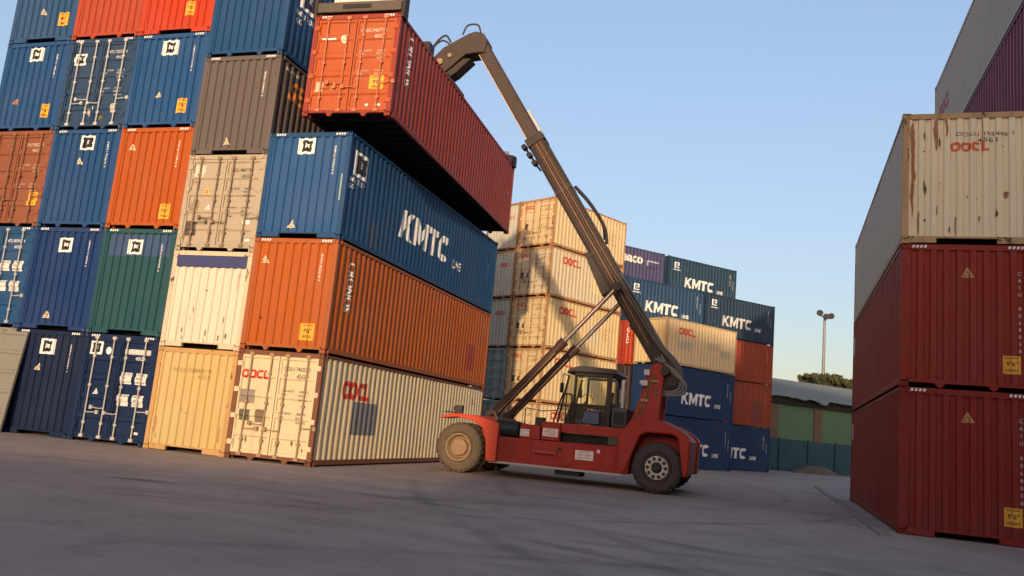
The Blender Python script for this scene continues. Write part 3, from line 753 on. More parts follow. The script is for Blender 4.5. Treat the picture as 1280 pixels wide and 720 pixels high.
RO2 = (RO[0] + 2.50 * math.cos(RA), RO[1] + 2.50 * math.sin(RA))
container('purple maroon container in the second row, its ribbed side just above the beige container', G4, RO2, rz[3], RA, L40, rz[4] - rz[3], (PURPLE, .25, .08, .5))
container('grey container with faint red writing on its side, highest at the top right corner', G4, RO2, rz[4], RA, L40, rz[5] - rz[4], ((.42, .385, .33), .3, .15, .6), marks=[('t', 'L', 'OOCL', .9, 1.3, .5, (.38, .10, .07), {'bold': .04, 'wx': .9}), ('blob', 'L', 5.0, .9, .2, .4, (.12, .10, .09))])
for i, nm in enumerate(('plain red container at ground level of the second row on the right', 'plain rust brown container at middle height of the second row on the right', 'plain ochre container below the purple maroon one in the second row')):
    container(nm, G4, RO2, rz[i], RA, L40, rz[i + 1] - rz[i], (((.17, .03, .02), (.15, .06, .035), (.3, .2, .08))[i], .3, .15, .5))

# ---------------------------------------------------------------- the lifting machine
ST = empty('reach_stacker', (5.0, 6.1, 0))
tag(ST, 'red reach stacker with long dark boom holding a container up', 'reach stacker')
ST['worldmade'] = (5.0, 6.1, 0.)
SRED = paint((.32, .025, .014), .7, .30, .5, fade=.25)
SDARK = paint((.045, .036, .030), .3, .15, .55)
BOOMM = paint((.029, .022, .019), .45, .4, .5)  # darker than the inner boom: its shade is put into the paint
BOOMIN = paint((.062, .044, .036), .45, .35, .5)
RUBBER = simple((.050, .042, .035), .9, var=.5, scale=9, bump=.4)
DUSTY = simple((.10, .072, .047), .9, var=.4, scale=7, bump=.4)
RIMD = simple((.24, .15, .08), .7, var=.35, scale=8)
RIMG = simple((.52, .49, .44), .6, .0, .3, scale=9)
CHROME = simple((.30, .24, .21), .3, .7, .2)
LABELW = decal_mat((.68, .64, .58))
YN, YF = 4.25, 7.95
# chassis
b = MB()
b.prism([(3.0, .42), (6.9, .42), (7.0, 1.1), (6.6, 1.12), (5.0, 1.10), (4.45, 1.10), (3.85, 1.10), (3.0, 1.10)], YN + .12, YF - .12)
ch = b.build('chassis', SRED, ST, bevel=.02)
b = MB(); b.box(3.02, 6.75, YN + .09, YN + .17, .36, .42); b.build('bottom_rail', paint((.42, .38, .34), .4, .3, .5), ST, bevel=.01)
b = MB(); b.box(3.02, 6.75, YF - .17, YF - .09, .36, .42); b.build('bottom_rail', paint((.42, .38, .34), .4, .3, .5), ST)
b = MB(); b.box(3.08, 4.42, YN + .42, YF - .3, 1.104, 1.5); b.box(3.85, 4.42, YN + .14, YN + .42, 1.104, 1.48); b.build('front_housing', SRED, ST, bevel=.015)
b = MB(); b.box(4.45, 6.75, YN + .30, YF - .3, 1.36, 1.62); b.build('cab_deck', SRED, ST, bevel=.02)
b = MB(); b.box(4.50, 6.65, YN + .55, YF - .5, 1.104, 1.355); b.build('recess_block', DARK, ST)  # near-black block, the shade under the deck given as colour
b = MB(); b.box(4.45, 4.98, YN + .16, YN + .29, 1.12, 1.60); b.build('locker', SRED, ST, bevel=.015)
# oil tank drum, grille, placards, step
b = MB(); b.cyl((3.12, YN + .26, 1.34), (3.80, YN + .26, 1.34), .21, 20); b.build('oil_tank', paint((.02, .03, .036), .3, .1, .4), ST, smooth=True)
b = MB()
b.box(3.12, 3.76, YN + .10, YN + .13, .56, 1.05)
g = b.build('grille', paint((.20, .03, .02), .4, .2, .5), ch)
b = MB()
for i in range(9): b.box(3.17 + i * .065, 3.20 + i * .065, YN + .085, YN + .099, .60, 1.01)
b.build('grille_bars', SRED, ch)
def placard(x0, x1, z0, z1, y, lines):
    q = MB(); q.box(x0, x1, y - .012, y, z0, z1); o = q.build('placard', LABELW, ch)
    for i in range(lines):
        vs, fs, w = text2d(('CAUTION', 'KEEP CLEAR', 'OF BOOM')[i % 3], .01); hgt = (z1 - z0) / (lines * 1.7)
        sc = min(hgt, (x1 - x0) * .85 / w)
        me = bpy.data.meshes.new('lettering'); off = ST['worldmade']
        me.from_pydata([((x0 + x1) / 2 + (a - w / 2) * sc - off[0], y - .016 - off[1], z1 - (i + .85) * (z1 - z0) / (lines + .3) + bb * sc) for a, bb in vs], [], fs)
        me.materials.append(decal_mat((.40, .06, .04))); link('lettering', me, o)
placard(3.86, 4.12, 1.17, 1.36, YN + .14, 2)
placard(4.50, 4.93, 1.22, 1.44, YN + .16, 3)
placard(5.46, 5.96, .68, .93, YN + .12, 3)
placard(6.05, 6.13, .90, .99, YN + .12, 1)
b = MB(); b.box(4.30, 4.95, YN - .02, YN + .13, .76, .80); b.box(4.30, 4.34, YN + .02, YN + .13, .72, .80); b.box(4.91, 4.95, YN + .02, YN + .13, .72, .80)
b.build('step', paint((.40, .10, .07), .4, .3, .5), ST)
b = MB(); b.box(4.9, 5.6, YN + .2, YN + .9, .22, .355); b.build('sump', DARK, ST)
# front axle and fenders
b = MB(); b.box(1.75, 2.7, 4.9, 7.3, .5, 1.05); b.box(2.6, 3.1, 4.75, 7.45, .5, 1.45); b.build('front_axle', paint((.22, .03, .02), .5, .3, .5), ST, bevel=.03)
for y0, y1 in ((YN - .05, YN + .62), (YF - .62, YF + .05)):
    b = MB()
    pts = [(1.52, 1.52), (1.9, 1.62), (2.55, 1.62), (3.06, 1.52), (3.28, 1.45), (3.26, .40), (2.98, .40), (2.92, 1.0), (2.80, 1.28), (2.5, 1.46), (2.0, 1.53), (1.52, 1.46)]
    b.prism(pts, y0, y1)
    b.build('front_fender', paint((.50, .055, .022), .3, .1, .42, fade=.2), ST, bevel=.02)  # brighter red than the chassis, sunlight put into the paint
for y in (4.35, 7.85):
    b = MB(); b.box(1.92, 2.12, y - .08, y + .08, 1.63, 1.86); b.cyl((1.92, y, 1.76), (1.86, y, 1.76), .07, 12); b.tube([(2.02, y, 1.60), (1.80, y, 1.66), (1.58, y, 1.64)], .02, 6)
    b.build('work_lamp', SDARK, ST)
# counterweight and rear arches
def rear(e): return [(6.62, .62), (6.76, .44), (6.85, .55), (7.18, 1.46), (7.35, 1.56), (8.02, 1.56), (8.18, 1.48), (8.34, .50), (8.46 - e, .50), (8.50 - e, 1.42), (8.42 - e, 1.56), (8.2 - e, 1.70), (7.9 - e, 1.83), (7.48, 1.92), (6.95, 1.90), (6.6, 1.4)]
for y0, y1, e in ((YN, YN + .7, 0.), (YF - .7, YF, .0)):
    b = MB(); b.prism(rear(e), y0, y1); b.build('rear_fender', SRED, ST, bevel=.04)
b = MB(); b.prism([(6.7, .45), (8.40, .5), (8.44, 1.40), (8.34, 1.54), (8.1, 1.72), (7.6, 1.94), (6.9, 1.93), (6.6, 1.4)], YN + .72, YF - .72)
b.build('counterweight', SRED, ST, bevel=.05)
for x0, x1, z0, z1 in ((3.9, 4.22, .50, 1.02), (5.06, 5.40, .50, 1.02), (6.2, 6.55, .52, 1.02)):
    b = MB(); b.box(x0, x1, YN + .104, YN + .122, z0, z1); b.build('cover_plate', SRED, ch, bevel=.006)
    for bx in (x0 + .05, x1 - .05):
        for bz in (z0 + .05, z1 - .05):
            b = MB(); b.cyl((bx, YN + .09, bz), (bx, YN + .105, bz), .016, 6); b.build('bolt', SDARK, ch)
b = MB(); b.cyl((5.02, YN + .10, .90), (5.02, YN + .122, .90), .06, 14); b.build('filler_cap', SDARK, ch)
# boom carrier plates
up = [(6.30, 1.12), (6.62, 1.62), (6.93, 2.42), (7.12, 3.20), (7.20, 3.42), (7.36, 3.52), (7.52, 3.46), (7.60, 3.30), (7.52, 2.3), (7.50, 1.5), (7.50, 1.1)]
for y in (5.42, 6.62):
    b = MB(); b.prism(up, y, y + .16); b.build('boom_support', SRED, ST, bevel=.02)
b = MB(); b.prism([(6.75, 1.3), (6.95, 2.1), (7.42, 2.1), (7.42, 1.3)], 5.582, 6.618); b.build('support_plate', SRED, ST)
b = MB(); b.curve([(6.45, 5.40, 1.2), (6.85, 5.39, 1.9), (7.08, 5.39, 2.5), (7.28, 5.38, 3.2)], .022, 6)
b.curve([(6.55, 5.40, 1.15), (6.95, 5.39, 1.9), (7.16, 5.39, 2.5), (7.36, 5.38, 3.15)], .018, 6)
b.build('hydraulic_hose', paint((.20, .15, .08), .4, .2, .6), ST, smooth=True)
b = MB()
for x, z in ((6.82, 1.85), (7.05, 2.45), (7.3, 3.0)): b.box(x - .08, x + .16, 5.37, 5.415, z - .025, z + .025)
b.build('hose_clamp', paint((.35, .28, .15), .4, .2, .6), ST)
# boom
piv = Vector((7.62, 6.1, 3.30)); bend = Vector((.80, 6.1, 13.86))
dv = (bend - piv).normalized(); nv = Vector((-dv.z, 0, dv.x)); nv = nv if nv.x > 0 else -nv
def along(t, n=0., y=0.): return piv + dv * t + nv * n + Vector((0, y, 0))
BL = (bend - piv).length
def bbox(mb, t0, t1, n0, n1, hw0, hw1=None, n2=None, n3=None, mi=0):
    hw1 = hw0 if hw1 is None else hw1; n2 = n0 if n2 is None else n2; n3 = n1 if n3 is None else n3
    vs = [along(t0, n0, -hw0), along(t0, n1, -hw0), along(t0, n1, hw0), along(t0, n0, hw0), along(t1, n2, -hw1), along(t1, n3, -hw1), along(t1, n3, hw1), along(t1, n2, hw1)]
    mb.add(vs, [(0, 1, 2, 3), (7, 6, 5, 4), (0, 4, 5, 1), (1, 5, 6, 2), (2, 6, 7, 3), (3, 7, 4, 0)], mi)
TC = 8.45                       # where the inner boom leaves the outer one
b = MB(); bbox(b, .15, TC, -.25, .25, .31); bbox(b, -.35, .15, -.15, .18, .27, .31, -.25, .25)
outer = b.build('outer_boom', BOOMM, ST, bevel=.03)
b = MB()
for k in (-1, 1):
    bbox(b, .5, TC - .3, .251, .28, .31) if k > 0 else None
    for n0, n1 in ((-.28, -.251),): bbox(b, 3.0, TC - .3, n0, n1, .29) if k > 0 else None
b.build('boom_edge_plate', SDARK, outer)
for t in (1.6, 4.1, 6.35):
    b = MB(); bbox(b, t, t + .12, -.285, .29, .345); b.build('boom_collar', SDARK, outer)
b = MB(); bbox(b, TC - .22, TC + .05, -.30, .30, .36); b.build('boom_collar', SDARK, outer)
b = MB(); bbox(b, TC - 1.0, BL - .1, -.18, .18, .23); bbox(b, TC, BL - .25, .181, .215, .17)
inner = b.build('inner_boom', BOOMIN, ST, bevel=.025)
b = MB(); bbox(b, TC + .05, TC + 1.0, .24, .31, .14); b.build('boom_top_cover', paint((.5, .47, .42), .4, .2, .5), inner)
b = MB(); bbox(b, TC, BL - .4, -.235, -.2, .18); b.build('slide_rail', paint((.42, .34, .27), .3, .1, .35), inner)
# rollers hung under the collar
for i in range(3):
    b = MB(); c = along(TC - .15 - .32 * i, -.40 + .02 * i); b.cyl(c + Vector((0, -.42, 0)), c + Vector((0, -.2, 0)), .085, 14); b.cyl(c + Vector((0, -.2, 0)), c + Vector((0, .42, 0)), .03, 8); b.build('roller', DARK, outer, smooth=True)
# hoses and steel pipes on the boom's flank
for i, (n, r_) in enumerate(((-.14, .024), (-.05, .028), (.04, .024), (.13, .02), (.20, .018))):
    b = MB(); b.pipe([along(.8 + .15 * i, n * .8 - .02 * math.sin(i), -.335), along(2.6, n, -.338), along(5.2, n * .95, -.338), along(TC - .25, n * .7, -.338)], r_, 7)
    b.build('hydraulic_pipe', paint((.20, .11, .07), .4, .2, .4) if i % 2 else paint((.09, .055, .04), .4, .2, .5), outer, smooth=True)
b = MB()
for k in range(3):
    b.curve([along(3.2, .05 + .1 * k, -.39), along(1.8, .12 + .08 * k, -.42), along(.8, .16 + .05 * k, -.45), along(.0, .30 + .05 * k, -.44), along(-.45, .18, -.42), along(-.35, -.25 - .1 * k, -.40), Vector((7.5, 5.66, 2.75 - .1 * k))], .03, 7)
b.build('hydraulic_hose', simple((.10, .095, .085), .5), ST, smooth=True)
for k in range(3):
    b = MB(); b.curve([along(.5, -.1 + .1 * k, -.36), Vector((7.75, 5.60, 3.42 - .05 * k)), Vector((8.02 + .07 * k, 5.62, 3.18 - .08 * k)), Vector((7.98 + .06 * k, 5.66, 2.86 - .07 * k)), Vector((7.66, 5.66, 2.74 - .05 * k)), Vector((7.38, 5.40, 2.86 - .12 * k))], .034, 8)
    b.build('hydraulic_hose', simple((.16, .15, .14), .5), ST, smooth=True)
b = MB(); b.curve([along(4.2, .33, -.3), along(4.7, .52, -.3), along(5.6, .50, -.3), along(6.3, .36, -.3)], .05, 8); b.curve([along(4.5, .33, .2), along(5.0, .50, .2), along(5.8, .46, .2), along(6.3, .36, .2)], .04, 8)
b.build('hydraulic_hose', DARK, ST, smooth=True)
b = MB(); bbox(b, 2.9, 4.3, -.56, -.24, .30, .30, -.40, -.24); b.build('cylinder_bracket', SDARK, outer, bevel=.02)
b = MB(); b.prism([(7.35, 3.15), (7.35, 3.55), (7.75, 3.6), (7.98, 3.3), (7.95, 2.95), (7.6, 2.85)], 5.62, 6.58); b.cyl((7.62, 5.3, 3.30), (7.62, 6.9, 3.30), .13, 16); b.build('pivot_block', SDARK, ST, bevel=.02)
# gooseneck nose
b = MB()
b.prism([(1.08, 13.36), (1.14, 13.80), (1.00, 14.04), (.72, 14.12), (.50, 14.06), (-.35, 13.62), (-.72, 13.25), (-.78, 12.80), (-.55, 12.60), (-.18, 12.78), (.42, 13.32), (.72, 13.36)], 5.78, 6.42)
nose = b.build('boom_nose', BOOMIN, ST, bevel=.03)
b = MB(); b.prism([(.62, 13.2), (.35, 13.2), (-.35, 12.62), (-.25, 12.5), (.1, 12.7)], 5.86, 6.34); b.build('nose_underplate', SDARK, nose)
b = MB(); b.curve([(.92, 5.75, 14.05), (.80, 5.72, 14.30), (.45, 5.72, 14.30), (.30, 5.74, 14.0)], .03, 7); b.curve([(-.1, 5.74, 13.75), (-.3, 5.70, 13.98), (-.62, 5.70, 13.72), (-.85, 5.72, 13.2), (-.95, 5.8, 12.7)], .035, 7); b.curve([(-.15, 5.74, 13.7), (-.42, 5.70, 13.80), (-.75, 5.70, 13.45), (-.9, 5.8, 12.7)], .03, 7)
b.build('hydraulic_hose', SDARK, nose, smooth=True)
b = MB(); b.cyl((-.42, 5.70, 13.08), (-.42, 6.5, 13.08), .11, 16); b.cyl((-.1, 5.74, 13.3), (-.1, 6.46, 13.3), .07, 14); b.build('nose_pin', paint((.30, .22, .13), .4, .3, .5), nose, smooth=True)
# spreader over the lifted container
sz = LZ + LH; lc = Vector((LIFT[0] - HW * math.cos(LANG), LIFT[1] - HW * math.sin(LANG), 0))
ld = Vector((-math.sin(LANG), math.cos(LANG), 0)); lx = Vector((math.cos(LANG), math.sin(LANG), 0))
def sp(x, y, z): return lc + lx * x + ld * y + Vector((0, 0, z))
def sbox(mb, x0, x1, y0, y1, z0, z1):
    mb.add([sp(x0, y0, z0), sp(x1, y0, z0), sp(x1, y1, z0), sp(x0, y1, z0), sp(x0, y0, z1), sp(x1, y0, z1), sp(x1, y1, z1), sp(x0, y1, z1)],
           [(0, 3, 2, 1), (4, 5, 6, 7), (0, 1, 5, 4), (1, 2, 6, 5), (2, 3, 7, 6), (3, 0, 4, 7)])
SPM = paint((.10, .082, .066), .5, .5, .55)
b = MB()
for x in (-.42, .22): sbox(b, x, x + .2, .5, L40 - .5, sz + .08, sz + .42)
spr = b.build('spreader', SPM, ST, bevel=.015)
for y0, y1 in ((-.02, .30), (L40 - .30, L40 + .02)):
    b = MB(); sbox(b, -1.18, 1.18, y0, y1, sz + .06, sz + .34); b.build('end_beam', SPM, spr, bevel=.02)
    b = MB(); sbox(b, -.45, .35, y0 - .012, y1 + .012, sz + .14, sz + .26); b.build('slot_block', DARK, spr)  # dark block standing proud, a slot's shade put into its colour
    b = MB(); sbox(b, -.75, .95, y0 + .05, y1 - .05, sz + .342, sz + (.8 if y0 < 1 else .5)); b.build('beam_cover', paint((.55, .55, .52), .3, .2, .5), spr)
    for x in (-1.12, 1.12):
        b = MB(); sbox(b, x - .06, x + .06, (y0 + y1) / 2 - .06, (y0 + y1) / 2 + .06, sz - .02, sz + .06); b.build('twistlock', SDARK, spr)
    for x in (-1.24, 1.24):
        b = MB(); sbox(b, x - .04, x + .04, y0 + .02, y1 - .02, sz - .12, sz + (.62 if y0 < 1 else .3)); b.build('corner_guide', SDARK, spr)
for y, t in ((2.6, .5), (8.2, .22)):
    b = MB(); sbox(b, .5, 1.0, y, y + .4, sz + .05, sz + t); b.build('valve_box', SDARK, spr)
b = MB(); sbox(b, -.65, .65, L40 / 2 - .9, L40 / 2 + .9, sz + .42, sz + .75); b.cyl(sp(0, L40 / 2, sz + .75), Vector((-.45, 6.1, 12.75)), .30, 20); b.build('rotator', SDARK, spr, bevel=.02)
# lift cylinders
for y in (5.28, 6.92):
    a = Vector((2.70, y, 1.66)); e = Vector((6.12, y, 5.62)); d = e - a
    b = MB(); b.cyl(a, a + d * .56, .125, 18); b.cyl(a + d * .54, a + d * .585, .145, 18); cy = b.build('lift_cylinder', paint((.060, .030, .024), .4, .4, .5), ST, smooth=True)
    b = MB(); b.cyl(a + d * .585, e, .065, 14); b.build('piston_rod', CHROME, cy, smooth=True)
    for q_, w_, r_ in ((e, .1, .13), (a, .12, .17)):
        b = MB(); b.cyl(q_ + Vector((0, -w_, 0)), q_ + Vector((0, w_, 0)), r_, 14); b.build('cylinder_eye', SDARK, cy, smooth=True)
    b = MB(); b.curve([a + d * .05 + Vector((.05, -.14, -.1)), a + d * .25 + Vector((.08, -.15, -.06)), a + d * .5 + Vector((.06, -.14, -.05))], .022, 6); b.build('hydraulic_pipe', paint((.25, .16, .10), .4, .2, .4), cy, smooth=True)
b = MB(); b.box(2.55, 2.9, 5.05, 7.15, 1.38, 1.62); b.build('cylinder_mount', SRED, ST, bevel=.02)
b = MB(); b.curve([(3.05, YN + .3, 1.55), (3.0, YN + .2, 1.2), (3.12, YN + .1, .8), (3.05, YN + .14, .55)], .03, 7); b.curve([(2.75, YN + .6, 1.7), (2.95, YN + .4, 1.75), (3.1, YN + .3, 1.5), (3.0, YN + .2, 1.0)], .03, 7); b.build('hydraulic_hose', paint((.25, .16, .10), .4, .2, .5), ST, smooth=True)
# cab
cab = MB()
CY0, CY1 = 4.95, 6.75
for y in (CY0, CY1 - .08):
    cab.prism([(5.14, 1.63), (5.21, 1.63), (5.23, 3.06), (5.16, 3.06)], y, y + .07)
    cab.prism([(6.08, 1.63), (6.22, 1.63), (6.22, 3.06), (6.08, 3.06)], y, y + .08)
    cab.box(5.22, 6.08, y, y + .06, 2.14, 2.20); cab.box(5.22, 6.08, y, y + .07, 2.98, 3.06)
    cab.prism([(4.72, 1.63), (4.78, 1.63), (5.02, 2.98), (4.96, 2.98)], y, y + .05)
cab.box(6.15, 6.22, CY0 + .08, CY1 - .08, 1.63, 2.3)
cabf = cab.build('cab_frame', SDARK, ST, bevel=.012)
b = MB(); b.prism([(4.92, 3.02), (5.1, 3.075), (6.28, 3.075), (6.36, 3.10), (6.30, 3.22), (5.3, 3.26), (5.0, 3.16)], CY0 - .08, CY1 + .08); b.build('cab_roof', paint((.055, .05, .045), .3, .1, .5), ST, bevel=.03)
GL = glass_mat((.985, .99, .93))
for y in (CY0 + .03, CY1 - .05):
    b = MB(); b.box(5.23, 6.08, y, y + .012, 2.20, 2.98); b.build('side_window', GL, cabf)
    b = MB(); b.box(5.23, 6.08, y + .002, y + .014, 1.77, 2.14); b.build('side_window', GL, cabf)
    b = MB(); b.prism([(4.80, 1.66), (5.14, 1.66), (5.16, 3.0), (5.03, 3.0)], y, y + .012); b.build('side_window', GL, cabf)
b = MB(); b.prism([(4.745, 1.66), (4.765, 1.66), (5.005, 3.0), (4.985, 3.0)], CY0 + .05, CY1 - .05); b.build('windscreen', GL, cabf)
b = MB(); b.box(6.16, 6.175, CY0 + .1, CY1 - .1, 2.3, 2.98); b.build('rear_window', GL, cabf)
b = MB(); b.box(5.24, 6.07, CY0 + .02, CY0 + .05, 1.63, 1.76); b.build('cab_door', paint((.07, .065, .06), .4, .2, .5), cabf)
b = MB(); b.box(5.55, 6.0, 5.6, 6.1, 1.63, 2.05); b.prism([(5.9, 2.0), (6.05, 2.0), (6.12, 2.62), (6.0, 2.62)], 5.6, 6.1); b.build('driver_seat', simple((.03, .03, .035), .8), cabf, bevel=.03)
b = MB(); b.prism([(4.85, 1.63), (5.15, 1.63), (5.22, 2.15), (5.02, 2.22)], 5.3, 6.4); b.curve([(5.2, 5.85, 2.15), (5.34, 5.85, 2.30)], .025, 6); b.build('dashboard', DARK, cabf)
b = MB(); b.lathe([(.17, -.0), (.19, .02), (.17, .04)], (5.36, 5.83, 2.33), 20); b.build('steering_wheel', DARK, cabf)
# deck boxes behind the cab, blue canister, exhaust
b = MB(); b.box(6.30, 6.72, 4.75, 6.9, 1.63, 2.16); b.build('engine_box', paint((.06, .066, .065), .4, .2, .5), ST, bevel=.03)
b = MB(); b.box(6.38, 6.66, 4.71, 4.748, 1.72, 2.05); b.build('engine_vent', DARK, ST)
b = MB(); b.box(6.28, 6.8, YN + .32, 4.72, 1.13, 1.58); b.build('battery_box', paint((.09, .075, .06), .4, .3, .6), ST, bevel=.02)
b = MB(); b.cyl((6.52, 5.15, 2.1), (6.52, 5.15, 2.95), .075, 14); b.cyl((6.52, 5.15, 2.3), (6.52, 5.15, 2.7), .11, 14); b.build('exhaust', GALV, ST, smooth=True)
b = MB(); b.box(5.55, 5.98, 4.66, 4.90, 1.63, 1.98); b.cyl((5.68, 4.78, 1.98), (5.68, 4.78, 2.05), .05, 10); b.tube([(5.76, 4.78, 1.98), (5.80, 4.78, 2.06), (5.90, 4.78, 2.06), (5.94, 4.78, 1.98)], .015, 6)
b.build('fuel_can', simple((.02, .045, .12), .4), ST, bevel=.03)
# rails and mirror
b = MB()
b.curve([(4.72, YN + .35, 1.6), (4.92, YN + .35, 2.36), (5.0, YN + .35, 2.42), (5.14, YN + .35, 2.42), (5.2, YN + .35, 2.34), (5.2, YN + .35, 1.6)], .024, 6)
b.tube([(4.82, YN + .35, 2.0), (5.2, YN + .35, 2.0)], .014, 6); b.tube([(5.05, YN + .33, 2.41), (5.05, YN + .33, 1.2)], .016, 6)
b.tube([(6.04, YN + .33, 2.05), (6.04, YN + .33, 1.2)], .02, 6); b.tube([(4.82, YN + .34, 1.95), (4.4, YN + .35, 1.9), (3.9, YN + .35, 1.95), (3.9, YN + .35, 1.5)], .015, 6); b.tube([(5.05, YN + .33, 1.66), (6.04, YN + .33, 1.66)], .012, 6)
b.build('hand_rail', DARK, ST)
b = MB(); b.box(4.18, 4.42, YN + .42, YN + .7, 1.5, 1.72); b.build('tool_box', SDARK, ST)
for y in (CY0 - .35, CY1 + .35):
    b = MB(); b.tube([(5.0, y + (.3 if y < 6 else -.3), 2.95), (4.9, y, 2.98), (4.9, y, 2.7)], .014, 6); b.box(4.86, 4.92, y - .1, y + .1, 2.45, 2.72); b.build('mirror', DARK, ST)
b = MB(); b.box(7.0, 7.16, 5.25, 5.41, 2.85, 3.0); b.cyl((7.0, 5.33, 2.93), (6.94, 5.33, 2.93), .065, 12); b.box(7.05, 7.2, 5.25, 5.41, 3.15, 3.3); b.build('work_lamp', paint((.5, .5, .48), .2, .1, .4), ST)
# wheels
def wheel(cx, cz, r, y0, y1, front, side):
    w = y1 - y0; s = side
    tm = DUSTY if front else RUBBER
    t = MB(); yo = y0 if s < 0 else y1; dd = 1 if s < 0 else -1
    prof = [(r * .56, .06), (r * .60, .02), (r * .72, .0), (r * .86, .015), (r * .94, .06), (r * .965, .12), (r * .965, w - .12), (r * .94, w - .06), (r * .86, w - .015), (r * .72, w), (r * .56, w - .04)]
    t.lathe([(a, (yo + dd * q) - 0) for a, q in prof], (cx, 0, cz), 48)
    n = 26
    for k in range(n):
        for half in (0, 1):
            th = 2 * math.pi * (k + .5 * half) / n
            ys = (.03, w * .52) if half == 0 else (w * .48, w - .03)
            vs = []
            for rr in (r * .93, r * 1.0):
                for yy, sh in ((ys[0], 0), (ys[1], .10 * (1 if half == 0 else -1))):
                    for da in (-.055, .055):
                        a_ = th + da + sh
                        q = rr if not (rr > r * .95 and yy in (.03, w - .03)) else r * .975
                        vs.append((cx + q * math.cos(a_), yo + dd * yy, cz + q * math.sin(a_)))
            t.add(vs, [(0, 1, 3, 2), (4, 6, 7, 5), (0, 4, 5, 1), (2, 3, 7, 6), (0, 2, 6, 4), (1, 5, 7, 3)])
    tm_o = t.build('tyre', tm, ST, smooth=True)
    rr = MB()
    if front:
        pr = [(r * .565, .05), (r * .55, .0), (r * .50, .0), (r * .47, .03), (r * .44, .17), (r * .40, .20), (r * .36, .19), (r * .34, .07), (r * .30, .045), (.001, .04)]
    else:
        pr = [(r * .565, .06), (r * .55, .02), (r * .50, .02), (r * .46, .06), (r * .40, .10), (r * .30, .08), (r * .17, .06), (r * .15, .0), (r * .10, -.03), (.001, -.035)]
    rr.lathe([(a, yo + dd * q) for a, q in pr], (cx, 0, cz), 40)
    rim = rr.build('rim', RIMD if front else SDARK, tm_o, smooth=True); rim.location = (0, 0, 0)
    if not front:
        for k in range(10):
            th = 2 * math.pi * k / 10
            q = MB(); c = (cx + r * .35 * math.cos(th), yo + dd * .05, cz + r * .35 * math.sin(th))
            q.cyl(c, (c[0], yo + dd * .012, c[2]), .05, 8); q.build('wheel_nut', SDARK, tm_o)
        q = MB(); q.lathe([(r * .46, yo + dd * .06), (r * .44, yo + dd * .035), (r * .24, yo + dd * .035), (r * .21, yo + dd * .06)], (cx, 0, cz), 40); q.build('rim_ring', RIMG, tm_o, smooth=True)
    return tm_o
for y0, y1, sd in ((4.2, 4.68, -1), (4.74, 5.2, -1), (7.0, 7.46, 1), (7.52, 8.0, 1)): wheel(2.14, .695, .70, y0, y1, True, sd)
for y0, y1, sd in ((4.30, 4.82, -1), (7.38, 7.9, 1)): wheel(7.66, .67, .675, y0, y1, False, sd)
b = MB(); b.box(7.4, 7.9, 4.84, 7.36, .42, .9); b.build('rear_axle', SDARK, ST)

